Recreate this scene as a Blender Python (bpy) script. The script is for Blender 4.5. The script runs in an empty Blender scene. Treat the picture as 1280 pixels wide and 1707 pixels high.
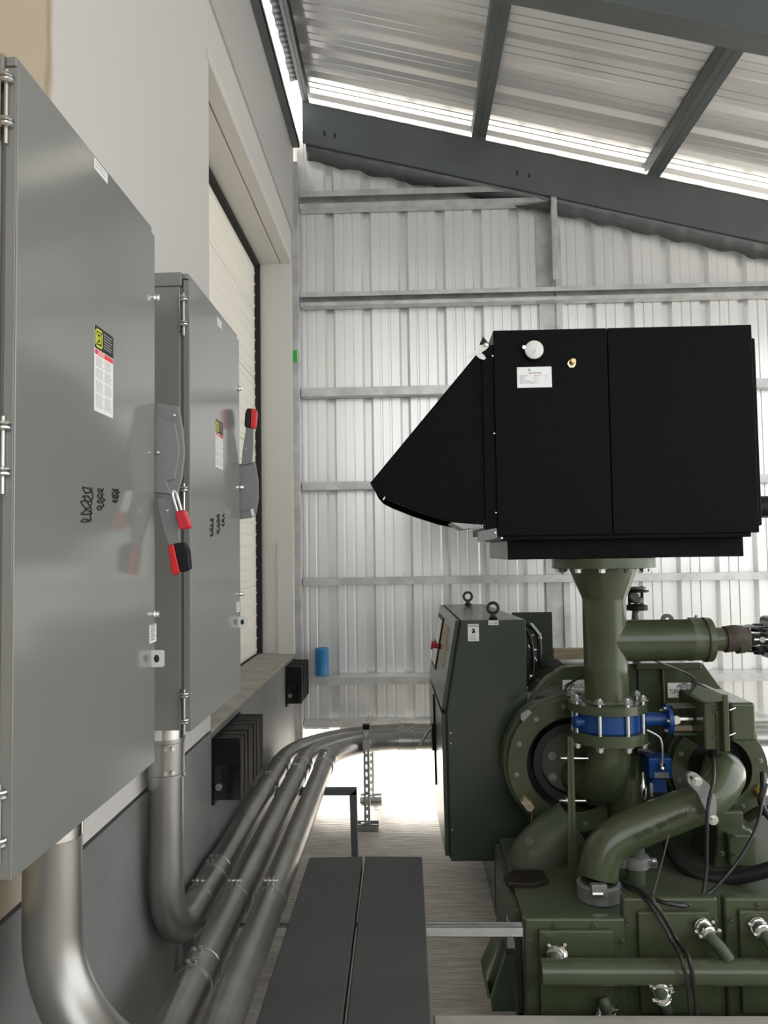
import bpy, bmesh, math, random
from mathutils import Vector, Matrix
random.seed(7)
PI = math.pi
SC = bpy.context.scene
COL = SC.collection

# ------------------------------------------------------------------ camera
F = 1290.0; CX, CY = 640.0, 853.5; CAMZ = 1.88
_d = Vector(((680-CX)/F, -(918-CY)/F, -1.0)).normalized()
_u = Vector((340-CX, CY+20000.0, -F)).normalized(); _u = (_u-_d*_u.dot(_d)).normalized()
_x = _d.cross(_u)
RWC = Matrix((_x, _d, _u)).transposed()          # world -> camera
RCW = RWC.transposed()
cam_d = bpy.data.cameras.new('camera'); cam = bpy.data.objects.new('camera', cam_d); COL.objects.link(cam)
cam.matrix_world = Matrix.Translation((0, 0, CAMZ)) @ RCW.to_4x4()
cam_d.sensor_fit = 'HORIZONTAL'; cam_d.sensor_width = 36.0; cam_d.lens = 36.0*F/1280.0
cam_d.clip_start = 0.02; cam_d.clip_end = 200
SC.camera = cam

def W(px, py, Y=None, X=None, Z=None):
    r = RCW @ Vector(((px-CX)/F, -(py-CY)/F, -1.0))
    if Y is not None: t = Y/r[1]
    elif X is not None: t = X/r[0]
    else: t = (Z-CAMZ)/r[2]
    return Vector((0, 0, CAMZ))+r*t

# ------------------------------------------------------------------ light
SC.view_settings.view_transform = 'Standard'; SC.view_settings.look = 'None'
SC.view_settings.gamma = 1.0; SC.view_settings.use_curve_mapping = False
SC.view_settings.exposure = 0.0
world = bpy.data.worlds.new('sky'); SC.world = world; world.use_nodes = True
bg = world.node_tree.nodes['Background']
bg.inputs[0].default_value = (0.95, 0.98, 1.0, 1); bg.inputs[1].default_value = 2.65
sun_d = bpy.data.lights.new('sun', 'SUN'); sun_d.energy = 17.0; sun_d.angle = math.radians(18); sun_d.color = (1, .96, .90)
sun = bpy.data.objects.new('sun', sun_d); COL.objects.link(sun)
sun.rotation_euler = Vector((-0.22, 0.90, 0.54)).to_track_quat('Z', 'Y').to_euler()
sun.location = (0, 12, 14)

# ------------------------------------------------------------------ materials
def mat(name, col, rough=.5, metal=0., bump=0., bscale=200., var=0., vscale=4., vcol=None, spec=.5, coat=0., stretch=None, detail=4):
    m = bpy.data.materials.new(name); m.use_nodes = True
    nt = m.node_tree; b = nt.nodes['Principled BSDF']
    b.inputs['Base Color'].default_value = (*col, 1); b.inputs['Roughness'].default_value = rough
    b.inputs['Metallic'].default_value = metal; b.inputs['Specular IOR Level'].default_value = spec
    b.inputs['Coat Weight'].default_value = coat; b.inputs['Coat Roughness'].default_value = .15
    tc = nt.nodes.new('ShaderNodeTexCoord'); vec = tc.outputs['Object']
    if stretch:
        mp = nt.nodes.new('ShaderNodeMapping'); mp.inputs['Scale'].default_value = stretch
        nt.links.new(vec, mp.inputs['Vector']); vec = mp.outputs['Vector']
    if var > 0:
        n = nt.nodes.new('ShaderNodeTexNoise'); n.inputs['Scale'].default_value = vscale; n.inputs['Detail'].default_value = detail
        nt.links.new(vec, n.inputs['Vector'])
        r = nt.nodes.new('ShaderNodeValToRGB')
        r.color_ramp.elements[0].position = .35; r.color_ramp.elements[1].position = .65
        c2 = vcol if vcol else tuple(max(0, c*(1-var)) for c in col)
        r.color_ramp.elements[0].color = (*c2, 1); r.color_ramp.elements[1].color = (*col, 1)
        nt.links.new(n.outputs['Fac'], r.inputs['Fac']); nt.links.new(r.outputs['Color'], b.inputs['Base Color'])
    if bump > 0:
        n = nt.nodes.new('ShaderNodeTexNoise'); n.inputs['Scale'].default_value = bscale; n.inputs['Detail'].default_value = 2
        nt.links.new(vec, n.inputs['Vector'])
        bp = nt.nodes.new('ShaderNodeBump'); bp.inputs['Strength'].default_value = bump; bp.inputs['Distance'].default_value = .003
        nt.links.new(n.outputs['Fac'], bp.inputs['Height']); nt.links.new(bp.outputs['Normal'], b.inputs['Normal'])
    return m
M = {}
M['cab'] = mat('grey_enamel', (.20, .206, .194), .13, spec=.75)
M['cab_dk'] = mat('grey_enamel_recess', (.16, .17, .165), .4)
M['handle'] = mat('grey_handle_metal', (.20, .205, .20), .42)
M['steel'] = mat('zinc_plated_steel', (.62, .62, .60), .28, 1.0)
M['chrome'] = mat('bright_steel', (.85, .85, .83), .18, 1.0)
M['conduit'] = mat('galvanised_conduit', (.40, .395, .375), .36, .9, var=.22, vscale=7, stretch=(1, 1, .4))
M['girt'] = mat('galvanised_girt', (.60, .605, .595), .38, .45, var=.25, vscale=9)
M['sheet'] = mat('bare_metal_wall_sheet', (.86, .86, .845), .30, .55, var=.08, vscale=2.0, stretch=(1, 1, .15))
M['deck'] = mat('bare_metal_roof_sheet', (.90, .895, .89), .24, .62, var=.12, vscale=1.2, stretch=(.2, 2, 1))
M['primer'] = mat('grey_primer_steel', (.105, .12, .12), .5, var=.12, vscale=3)
M['flash'] = mat('dark_flashing', (.12, .135, .135), .4, .3)
M['black'] = mat('black_textured_powder', (.004, .004, .0045), .32, bump=.9, bscale=190, spec=.06)
M['blackin'] = mat('black_plastic', (.006, .006, .007), .45, spec=.25)
M['rubber'] = mat('black_rubber', (.006, .006, .006), .6, bump=.8, bscale=30, var=.4, vscale=20, vcol=(.035, .03, .027), stretch=(1, 1, .2), spec=.15)
M['rubber2'] = mat('smooth_rubber', (.015, .015, .015), .45)
M['green'] = mat('olive_green_paint', (.066, .082, .043), .22, var=.18, vscale=6, bump=.10, bscale=90, spec=.5)
M['green2'] = mat('dusty_green_paint', (.046, .070, .038), .48, var=.45, vscale=5, vcol=(.075, .08, .055), bump=.2, bscale=70)
M['panel'] = mat('dark_green_enamel', (.040, .056, .038), .22, spec=.55)
M['blue'] = mat('blue_valve_paint', (.004, .048, .20), .35)
M['bluecan'] = mat('blue_can', (.03, .20, .42), .4)
M['red'] = mat('red_plastic', (.62, .012, .01), .35)
M['lockred'] = mat('red_lock', (.55, .015, .03), .3)
M['white'] = mat('white_label', (.80, .80, .78), .4)
M['ltgrey'] = mat('light_grey_ink', (.35, .35, .35), .6)
M['ink'] = mat('black_ink', (.012, .012, .012), .5)
M['inkred'] = mat('red_ink', (.75, .05, .06), .5)
M['yellow'] = mat('yellow_ink', (.70, .72, .05), .5)
M['alu'] = mat('brushed_plate', (.72, .73, .72), .45, .35)
M['castalu'] = mat('cast_zinc_grey', (.33, .34, .33), .42, .5, var=.3, vscale=20)
M['brass'] = mat('brass', (.75, .60, .36), .28, 1.0)
M['tan'] = mat('tan_wood', (.46, .36, .24), .7, var=.3, vscale=8, stretch=(1, 1, 8))
M['orange'] = mat('amber_wood', (.60, .32, .06), .6)
M['rust'] = mat('rusty_brown', (.085, .06, .045), .6, var=.5, vscale=14)
M['plank'] = mat('dark_grey_board', (.064, .067, .066), .62, var=.16, vscale=5, bump=.25, bscale=120)
M['greentape'] = mat('green_paint_mark', (.03, .45, .05), .5)
M['floor'] = mat('broomed_concrete', (.80, .745, .67), .85, var=.15, vscale=3.5, bump=.0)
M['kerb'] = mat('pale_concrete', (.48, .47, .42), .85, var=.15, vscale=5, bump=.4, bscale=40)
M['stem'] = mat('grey_coated_concrete', (.20, .20, .195), .55, var=.22, vscale=3, bump=.25, bscale=150)
M['band'] = mat('grey_wall_panel', (.44, .435, .425), .6)
M['jamb'] = mat('cream_trim', (.60, .58, .545), .5)
M['sill'] = mat('sill_concrete', (.40, .375, .33), .7, var=.25, vscale=6)
M['door'] = mat('cream_door', (.92, .885, .79), .45)
M['seal'] = mat('black_seal', (.01, .01, .01), .8)
M['undercut'] = mat('undercut_shade_black', (.014, .008, .007), .5, var=.5, vscale=25)  # near-black that holds the shade of the volute leg's undercut
M['tube'] = mat('steel_tube', (.45, .46, .43), .3, .9)

# broom streaks on the floor
nt = M['floor'].node_tree; b = nt.nodes['Principled BSDF']
tc = nt.nodes.new('ShaderNodeTexCoord'); mp = nt.nodes.new('ShaderNodeMapping'); mp.inputs['Scale'].default_value = (3, 38, 1)
n = nt.nodes.new('ShaderNodeTexNoise'); n.inputs['Scale'].default_value = 2.2; n.inputs['Detail'].default_value = 6
bp = nt.nodes.new('ShaderNodeBump'); bp.inputs['Strength'].default_value = .9; bp.inputs['Distance'].default_value = .02
nt.links.new(tc.outputs['Object'], mp.inputs['Vector']); nt.links.new(mp.outputs['Vector'], n.inputs['Vector'])
nt.links.new(n.outputs['Fac'], bp.inputs['Height']); nt.links.new(bp.outputs['Normal'], b.inputs['Normal'])
old = b.inputs['Base Color'].links[0].from_socket
rp = nt.nodes.new('ShaderNodeValToRGB'); rp.color_ramp.elements[0].position = .40; rp.color_ramp.elements[1].position = .58
rp.color_ramp.elements[0].color = (.66, .63, .60, 1); rp.color_ramp.elements[1].color = (1, 1, 1, 1)
mx = nt.nodes.new('ShaderNodeMix'); mx.data_type = 'RGBA'; mx.blend_type = 'MULTIPLY'; mx.inputs[0].default_value = .7
nt.links.new(n.outputs['Fac'], rp.inputs['Fac']); nt.links.new(old, mx.inputs[6]); nt.links.new(rp.outputs['Color'], mx.inputs[7]); nt.links.new(mx.outputs[2], b.inputs['Base Color'])

def wall_mat():
    m = mat('painted_wall', (.57, .548, .525), .62, bump=.12, bscale=60)
    nt = m.node_tree; b = nt.nodes['Principled BSDF']
    g = nt.nodes.new('ShaderNodeNewGeometry'); s = nt.nodes.new('ShaderNodeSeparateXYZ'); nt.links.new(g.outputs['Position'], s.inputs[0])
    n = nt.nodes.new('ShaderNodeTexNoise'); n.inputs['Scale'].default_value = 5; n.inputs['Detail'].default_value = 5
    a = nt.nodes.new('ShaderNodeMath'); a.operation = 'MULTIPLY_ADD'; a.inputs[1].default_value = .06
    nt.links.new(g.outputs['Position'], n.inputs['Vector'])
    nt.links.new(n.outputs['Fac'], a.inputs[0]); nt.links.new(s.outputs['Y'], a.inputs[2])
    r = nt.nodes.new('ShaderNodeValToRGB'); e = r.color_ramp.elements
    mr = nt.nodes.new('ShaderNodeMapRange'); mr.inputs['From Min'].default_value = 1.7; mr.inputs['From Max'].default_value = 2.1
    nt.links.new(a.outputs[0], mr.inputs['Value']); nt.links.new(mr.outputs[0], r.inputs['Fac'])
    e[0].position = 0; e[0].color = (.44, .36, .26, 1); e[1].position = 1; e[1].color = (.57, .548, .525, 1)
    for p, c in ((.50, (.46, .38, .28)), (.56, (.34, .26, .17)), (.60, (.48, .40, .31)), (.64, (.57, .55, .52)), (.70, (.57, .548, .525))):
        q = e.new(p); q.color = (*c, 1)
    nt.links.new(r.outputs['Color'], b.inputs['Base Color'])
    return m
M['wall'] = wall_mat()

# ------------------------------------------------------------------ mesh builder
def frame(d):
    d = Vector(d).normalized(); a = Vector((0, 0, 1)) if abs(d.z) < .9 else Vector((0, 1, 0))
    u = d.cross(a).normalized(); return u, d.cross(u).normalized()
class MB:
    def __init__(s): s.b = bmesh.new()
    def face(s, pts):
        s.b.faces.new([s.b.verts.new(p) for p in pts]); return s
    def box(s, lo, hi, rot=None, c=None):
        lo, hi = Vector(lo), Vector(hi); mid = (lo+hi)/2 if c is None else Vector(c)
        P = [Vector((x, y, z)) for x in (lo.x, hi.x) for y in (lo.y, hi.y) for z in (lo.z, hi.z)]
        if rot is not None: P = [rot @ (p-mid)+mid for p in P]
        v = [s.b.verts.new(p) for p in P]
        for f in ((0, 1, 3, 2), (4, 6, 7, 5), (0, 4, 5, 1), (2, 3, 7, 6), (0, 2, 6, 4), (1, 5, 7, 3)): s.b.faces.new([v[i] for i in f])
        return s
    def loft(s, rings, cap=True, close=False):
        R = [[s.b.verts.new(p) for p in r] for r in rings]; n = len(R[0])
        for i in range(len(R)-1+(1 if close else 0)):
            A, B = R[i], R[(i+1) % len(R)]
            for j in range(n): s.b.faces.new((A[j], A[(j+1) % n], B[(j+1) % n], B[j]))
        if cap and not close: s.b.faces.new(R[0][::-1]); s.b.faces.new(R[-1])
        return s
    def cyl(s, p0, p1, r, r2=None, n=24):
        p0, p1 = Vector(p0), Vector(p1); u, v = frame(p1-p0); r2 = r if r2 is None else r2
        ring = lambda p, r: [p+u*r*math.cos(2*PI*k/n)+v*r*math.sin(2*PI*k/n) for k in range(n)]
        return s.loft([ring(p0, r), ring(p1, r2)])
    def lathe(s, o, axis, prof, n=40):
        """prof: list of (distance along axis, radius)"""
        o = Vector(o); a = Vector(axis).normalized(); u, v = frame(a)
        return s.loft([[o+a*h+(u*math.cos(2*PI*k/n)+v*math.sin(2*PI*k/n))*max(r, 1e-4) for k in range(n)] for h, r in prof])
    def ring(s, o, axis, ro, ri, h, n=48):
        o = Vector(o); a = Vector(axis).normalized(); u, v = frame(a)
        c = lambda hh, r: [o+a*hh+(u*math.cos(2*PI*k/n)+v*math.sin(2*PI*k/n))*r for k in range(n)]
        return s.loft([c(0, ro), c(h, ro), c(h, ri), c(0, ri)], close=True)
    def tube(s, pts, r, n=20, cap=True):
        pts = [Vector(p) for p in pts]; rr = r if isinstance(r, (list, tuple)) else [r]*len(pts)
        T = []
        for i in range(len(pts)):
            a = pts[max(0, i-1)]; b = pts[min(len(pts)-1, i+1)]; T.append((b-a).normalized())
        u, v = frame(T[0]); R = []
        for i, p in enumerate(pts):
            u = (u-T[i]*u.dot(T[i])).normalized(); v = T[i].cross(u)
            R.append([p+(u*math.cos(2*PI*k/n)+v*math.sin(2*PI*k/n))*rr[i] for k in range(n)])
        return s.loft(R, cap)
    def prism(s, pts, ext):
        pts = [Vector(p) for p in pts]; e = Vector(ext); return s.loft([pts, [p+e for p in pts]])
    def hexa(s, p, axis, r, h):
        p = Vector(p); return s.cyl(p, p+Vector(axis).normalized()*h, r, n=6)
    def build(s, name, m, parent=None, bevel=0., ang=35, origin=None, seg=2):
        b = s.b; bmesh.ops.recalc_face_normals(b, faces=b.faces)
        if parent is not None:
            q = parent; org = Vector((0, 0, 0))
            while q is not None: org += Vector(q.get('_o', (0, 0, 0))) if q.parent is None else Vector((0, 0, 0)); q = q.parent
        else:
            if origin is None:
                xs = [v.co for v in b.verts]
                org = Vector(((min(p.x for p in xs)+max(p.x for p in xs))/2, (min(p.y for p in xs)+max(p.y for p in xs))/2, min(p.z for p in xs)))
            else: org = Vector(origin)
        for v in b.verts: v.co -= org
        me = bpy.data.meshes.new(name); b.to_mesh(me); b.free()
        for p in me.polygons: p.use_smooth = True
        me.set_sharp_from_angle(angle=math.radians(ang))
        me.materials.append(M[m] if isinstance(m, str) else m)
        o = bpy.data.objects.new(name, me); COL.objects.link(o)
        if parent is not None: o.parent = parent
        else: o.location = org; o['_o'] = tuple(org)
        if bevel > 0:
            md = o.modifiers.new('bevel', 'BEVEL'); md.width = bevel; md.segments = seg; md.limit_method = 'ANGLE'; md.angle_limit = math.radians(40)
            md.harden_normals = True
        return o
def tag(o, label, cat=None, group=None):
    o['label'] = label
    if cat: o['category'] = cat
    if group: o['group'] = group
    return o
def struct(o): o['kind'] = 'structure'; return o
def thing(name, label, cat, loc, group=None):
    o = bpy.data.objects.new(name, None); o.empty_display_size = .1; COL.objects.link(o); o.location = loc; o['_o'] = tuple(loc)
    return tag(o, label, cat, group)
def text(s, p, xd, ud, size, m, parent, name='lettering', ext=.0006, lift=.0012, align='LEFT', xs=1.0):
    cu = bpy.data.curves.new('t', 'FONT'); cu.body = s; cu.size = size; cu.extrude = ext; cu.align_x = align; cu.resolution_u = 3
    t = bpy.data.objects.new('t', cu); COL.objects.link(t)
    me = bpy.data.meshes.new_from_object(t.evaluated_get(bpy.context.evaluated_depsgraph_get()))
    bpy.data.objects.remove(t); bpy.data.curves.remove(cu)
    xd = Vector(xd).normalized(); ud = Vector(ud).normalized(); nn = xd.cross(ud); p = Vector(p)
    b = bmesh.new(); b.from_mesh(me); bpy.data.meshes.remove(me)
    for v in b.verts: c = v.co.copy(); v.co = p+xd*c.x*xs+ud*c.y+nn*(c.z+lift)
    q = MB(); q.b.free(); q.b = b
    return q.build(name, m, parent)
def arc_path(pts, rads, n=12):
    """polyline with filleted corners"""
    P = [Vector(p) for p in pts]; out = [P[0]]
    for i in range(1, len(P)-1):
        a = (P[i-1]-P[i]).normalized(); b = (P[i+1]-P[i]).normalized(); r = rads[i-1]
        th = a.angle(b); t = r/math.tan(th/2); bis = (a+b).normalized(); c = P[i]+bis*(r/math.sin(th/2))
        s, e = P[i]+a*t-c, P[i]+b*t-c; w = s.angle(e)
        for k in range(n+1):
            f = k/n; out.append(c+(s*math.sin((1-f)*w)+e*math.sin(f*w))/math.sin(w))
    out.append(P[-1]); return out
def smooth_path(P, n=8):
    P = [Vector(p) for p in P]; Q = [P[0]*2-P[1]]+P+[P[-1]*2-P[-2]]; out = []
    for i in range(1, len(Q)-2):
        p0, p1, p2, p3 = Q[i-1:i+3]
        for k in range(n):
            t = k/n; out.append(.5*((2*p1)+(p2-p0)*t+(2*p0-5*p1+4*p2-p3)*t*t+(3*p1-p0-3*p2+p3)*t**3))
    out.append(P[-1]); return out
def pp(Y, *xy): return [W(x, y, Y=Y) for x, y in xy]
def copy_tree(o, parent=None):
    c = o.copy(); COL.objects.link(c); c.parent = parent
    for ch in list(o.children): copy_tree(ch, c)
    return c

# ================================================================== SETTING
XW = -0.90; YJ0, YJ1 = 3.50, 6.05; ZS = 1.09; ZH = 4.19; XD = -1.154
struct(MB().box((-1.3, -3, -.12), (9, 6.3, 0)).build('floor', 'floor'))
struct(MB().box((-14, 6.3, -.14), (24, 40, -.005)).build('ground', 'floor'))
struct(MB().box((-14, -12, -.14), (24, -3, -.005)).build('ground', 'floor'))
struct(MB().box((-1.3, -3.15, 0), (9, -3.02, 1.7)).build('wall_unseen_dimmer', 'stem'))  # low unseen wall behind the camera, added to dim light near the floor
wl = MB()
wl.box((-1.35, -3, ZS), (XW, YJ0, 5.3)); wl.box((-1.35, YJ0, ZH), (XW, YJ1, 5.3)); wl.box((-1.35, YJ1, ZS), (XW, 6.22, 5.3))
struct(wl.build('wall_left', 'wall'))
st = MB(); st.box((-1.35, -3, 0), (XW+.002, 6.22, ZS-.012)); struct(st.build('wall_left_base', 'stem'))
sl = MB().prism([(XD-.02, YJ0, ZS), (XD-.02, YJ1, ZS), (XW+.006, YJ1, ZS-.012), (XW+.006, YJ0, ZS-.012)], (0, 0, .014)); 
sl = sl.build('trim_1', 'sill'); struct(sl)
# cream lining of the opening: far reveal, head, groove
j = MB(); j.box((XD, YJ1-.012, ZS), (XW+.006, YJ1, ZH)); j.box((XD, YJ0, ZH-.012), (-.985, YJ1, ZH)); j.box((-.975, YJ0, ZH-.010), (XW+.006, YJ1, ZH))
j.box((XW, YJ0-.03, ZH-.002), (XW+.008, YJ1+.02, ZH+.05)); j.box((XW, YJ1-.002, ZS), (XW+.008, YJ1+.02, ZH))
struct(j.build('trim_2', 'jamb', bevel=.002))
struct(MB().box((XD+.13, YJ1-.024, 1.96), (XW+.004, YJ1-.012, ZS)).build('trim_3', 'jamb', bevel=.003))
# upper grey cladding band
g0 = W(363, 0, X=XW); 
struct(MB().prism([(XW, -3, 4.56), (XW, 6.16, 4.46), (XW, 6.16, 5.3), (XW, -3, 5.3)], (.014, 0, 0)).build('trim_4', 'band'))
# jagged closure between the eave and the roof sheets
ec = MB(); rnd = random.Random(5); k = 0; y = -2.0; L0 = []
while y < 5.9: L0.append(Vector((-.862+rnd.uniform(-.006, .008)-(.006 if y < 5 else .0), y, 5.56))); y += .06
for a_, b_ in zip(L0, L0[1:]): ec.face([a_, b_, Vector((-.79, b_.y, 5.575)), Vector((-.79, a_.y, 5.575))])
o = ec.build('closure_strip', 'flash', ang=60); md = o.modifiers.new('t', 'SOLIDIFY'); md.thickness = .002; tag(o, 'dark ragged closure strip along the left eave light gap', 'flashing')
# sectional door
dr = MB(); z = ZS+.004; n = 0
prof = []
while z < ZH+.1:
    for dz, dx in ((0, 0), (.028, 0), (.032, .006), (.045, .006), (.049, 0)): prof.append((XD-.03+dx, z+dz))
    n += 1; z += .088 if n % 6 else .10
    if n % 6 == 0: prof += [(XD-.03, z-.012), (XD-.042, z-.010), (XD-.042, z-.005), (XD-.03, z-.003)]
prof += [(XD-.10, z), (XD-.10, ZS)]
dr.loft([[Vector((x, YJ0-.1, zz)) for x, zz in prof], [Vector((x, YJ1-.03, zz)) for x, zz in prof]])
struct(dr.build('door_1', 'door', ang=20))
sm = MB().box((XD-.028, YJ1-.05, ZS), (XD+.012, YJ1-.012, ZH)).box((XD-.028, YJ0, ZH-.045), (XD+.012, YJ1-.012, ZH-.012)).box((XD-.026, YJ0, ZS), (XD-.006, YJ1-.03, ZS+.018))
struct(sm.build('trim_5', 'seal'))

# roof plane helpers
SL = -.2512; RX0, RZ0 = -.795, 5.539
def zt(x): return RZ0+SL*(x-RX0)      # rafter top
YR = 6.08
def ribbed(p0, du, dv, length, width, pitch, h, up, m, name, minor=True, off=0):
    """sheet: ribs run along du, repeat along dv, raised along up"""
    p0, du, dv, up = Vector(p0), Vector(du).normalized(), Vector(dv).normalized(), Vector(up).normalized()
    pr = []; s = -off
    while s < width:
        for a, hh in ((0, 0), (.018, h), (.068, h), (.088, 0)): pr.append((s+a, hh))
        if minor:
            for q in (.140, .215):
                for a, hh in ((0, 0), (.006, h*.14), (.020, h*.14), (.026, 0)): pr.append((s+q+a, hh))
        s += pitch
    pr = [(a, hh) for a, hh in pr if 0 <= a <= width]; pr = [(0, 0)]+pr+[(width, pr[-1][1])]
    b = MB()
    for i in range(len(pr)-1):
        (a, h0), (c, h1) = pr[i], pr[i+1]
        if c-a < 1e-6: continue
        A = p0+dv*a+up*h0; B = p0+dv*c+up*h1
        b.face([A, B, B+du*length, A+du*length])
    bmesh.ops.remove_doubles(b.b, verts=b.b.verts, dist=1e-5)
    o = b.build(name, m, ang=5)
    for f_ in o.data.polygons: f_.use_smooth = False
    md = o.modifiers.new('thickness', 'SOLIDIFY'); md.thickness = .0012
    return o
# back wall sheet (ribs point outwards, recess seen from inside)
wb = ribbed((-.94, 6.27, .46), (0, 0, 1), (1, 0, 0), 4.93, 6.7, .305, .046, (0, 1, 0), 'sheet', 'wall_back', off=.02)
# trim the sheet under the sloping roof
bm = bmesh.new(); bm.from_mesh(wb.data); ox = Vector(wb.location)
nrm = Vector((-SL, 0, 1)).normalized(); pc = Vector((RX0, 0, RZ0-.06))-ox
bmesh.ops.bisect_plane(bm, geom=bm.verts[:]+bm.edges[:]+bm.faces[:], plane_co=pc, plane_no=nrm, clear_outer=True)
bm.to_mesh(wb.data); bm.free(); struct(wb)
# roof deck, ribs down the slope
dl = Vector((1, 0, SL)); H = .125
dk = ribbed((-1.45, -2.6, RZ0+SL*(-1.45-RX0)+H), dl, (0, 1, 0), 6.3, 8.95, .305, .032, (.24, 0, .97), 'deck', 'ceiling', off=.1)
struct(dk)

# rafters: I beams
def rafter(Yc, label, fl=.15):
    def bar(y0, y1, h0, h1, b, x0=-.80, x1=5.0):
        b.prism([(x0, y0, zt(x0)+h0), (x1, y0, zt(x1)+h0), (x1, y0, zt(x1)+h1), (x0, y0, zt(x0)+h1)], (0, y1-y0, 0))
    t = thing('roof_rafter', label, 'rafter', (2, Yc, zt(2)), 'sloping roof rafters')
    b = MB(); bar(Yc-.004, Yc+.004, -.335, 0, b); b.build('web', 'primer', t)
    b = MB(); bar(Yc-fl/2, Yc+fl/2, -.008, 0, b); bar(Yc-fl/2, Yc+fl/2, -.343, -.335, b); b.build('flange', 'primer', t, bevel=.002)
    return t
r1 = rafter(6.10, 'grey steel rafter sloping across the top of the metal end wall', .02)
for px, py in ((541, 222), (558, 226), (862, 288), (882, 292)):
    p = W(px, py, Y=6.094); MB().box(p-Vector((.008, .001, .018)), p+Vector((.008, .003, .018))).build('slot', 'ink', r1)
rafter(4.01, 'grey steel rafter crossing the top right corner, nearest the camera', .16)
# purlins
def purlin(x, w, y0, y1, label):
    z0 = zt(x)+.004; b = MB(); t = .004; d = H-.012
    s = SL*w
    b.prism([(x, y0, z0), (x+w, y0, z0+s), (x+w, y0, z0+s+t), (x, y0, z0+t)], (0, y1-y0, 0))
    b.prism([(x, y0, z0), (x+t, y0, z0), (x+t, y0, z0+d), (x, y0, z0+d)], (0, y1-y0, 0))
    b.prism([(x, y0, z0+d-t), (x+w, y0, z0+s+d-t), (x+w, y0, z0+s+d), (x, y0, z0+d)], (0, y1-y0, 0))
    b.prism([(x+w-t, y0, z0+s), (x+w, y0, z0+s), (x+w, y0, z0+s+.018), (x+w-t, y0, z0+s+.018)], (0, y1-y0, 0))
    b.prism([(x+w*.45, y0, z0+s*.45-.003), (x+w*.5, y0, z0+s*.5-.003), (x+w*.5, y0, z0+s*.5+.001), (x+w*.45, y0, z0+s*.45+.001)], (0, y1-y0, 0))
    return tag(b.build('roof_purlin', 'primer'), label, 'purlin', 'roof purlins')
for x, w, l in ((-.80, .055, 'dark roof purlin at the left eave beside the light gap'), (.568, .11, 'middle grey roof purlin running to the end wall above the black box'),
                (1.955, .10, 'right grey roof purlin running away under the roof sheets')):
    purlin(x, w, -2.5, 6.16, l)
# eave strut along the left wall top
es = MB(); 
es.prism([(XW+.016, -2.5, 5.16), (XW+.075, -2.5, 5.16), (XW+.075, -2.5, 5.166), (XW+.022, -2.5, 5.166), (XW+.022, -2.5, 5.36), (XW+.016, -2.5, 5.36)], (0, 8.6, 0))
es.box((XW+.069, -2.5, 5.16), (XW+.075, 6.1, 5.20))
tag(es.build('eave_beam', 'primer'), 'dark grey steel eave beam along the top of the left wall', 'beam')
# torn flashing strip under the far rafter
fl = MB(); n = 150; R0, R1 = [], []
for k in range(n+1):
    x = -.78+k*(3.9/n); w = .5+.5*math.sin(x*2*PI/.305); q = .004*math.sin(x*31)+.003*math.sin(x*53)
    R0.append(Vector((x, 6.115, zt(x)-.315))); R1.append(Vector((x, 6.20+.03*w, zt(x)-.425-.008*w+q)))
for k in range(n): fl.face([R0[k], R0[k+1], R1[k+1], R1[k]])
bmesh.ops.remove_doubles(fl.b, verts=fl.b.verts, dist=1e-5)
o = fl.build('flashing_strip', 'flash', ang=60); md = o.modifiers.new('t', 'SOLIDIFY'); md.thickness = .001
tag(o, 'crumpled dark sheet metal flashing hanging under the end wall rafter', 'flashing')

# girts: C sections with lips
def girt(zt_, zb, x0, x1, label, lip=True, y0=6.15):
    b = MB(); t = .004; y1 = 6.262
    h = zt_-zb
    b.box((x0, y0, zt_-t), (x1, y1, zt_))                       # top flange
    b.box((x0, y1-t, zb), (x1, y1, zt_))                        # web on the sheet
    b.box((x0, y0, zb), (x1, y1, zb+t))                         # bottom flange
    if h < .09: b.box((x0, y0-.001, zb-.001), (x1, y0+t, zt_+.001))
    else: b.box((x0, y0-.001, zt_-h*.34), (x1, y0+t, zt_+.001)); b.box((x0, y0-.001, zb-.001), (x1, y0+t, zb+h*.26))
    g = tag(b.build('wall_girt', 'girt', bevel=.001), label, 'girt', 'horizontal wall girts')
    return g
def gz(px, py): return W(px, py, Y=6.15).z
XR = 5.4
girt(gz(507, 319), gz(507, 347), -.84, 1.17, 'short topmost galvanised girt ending at the framed opening post')
girt(gz(507, 488), gz(507, 510), -.84, XR, 'galvanised girt passing just above the black filter box')
girt(gz(507, 647), gz(507, 661), -.84, XR, 'galvanised girt behind the upper slope of the black hood')
girt(gz(507, 804), gz(507, 817), -.84, XR, 'galvanised girt meeting the pointed tip of the black hood')
girt(gz(507, 964), gz(507, 976), -.84, XR, 'galvanised girt passing behind the green inlet pipe flange')
girt(gz(507, 1127), gz(507, 1139), -.84, XR, 'lowest galvanised girt carrying the blue can', y0=6.06)
girt(gz(507, 1203), gz(507, 1213), -.84, XR, 'galvanised base channel closing the bottom of the wall sheets')
# framed-opening jamb and header post
b = MB(); a0 = W(893, 330, Y=6.2); a1 = W(921, 330, Y=6.15)
b.box((1.085, 6.258, 4.02), (1.25, 6.262, 4.86)); b.box((1.20, 6.10, 4.02), (1.204, 6.26, 4.86)); b.box((1.19, 6.10, 4.02), (1.235, 6.104, 4.88))
tag(b.build('opening_post', 'girt', bevel=.001), 'upright galvanised post from upper girt to the top girt end', 'post')
b = MB(); b.box((1.235, 6.235, .50), (1.285, 6.262, zt(1.26)-.36)); b.box((1.10, 6.255, .5), (1.235, 6.262, 4.0))
tag(b.build('sheet_jamb', 'girt', bevel=.001), 'flat galvanised jamb strip on the end wall behind the black box', 'post')
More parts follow.
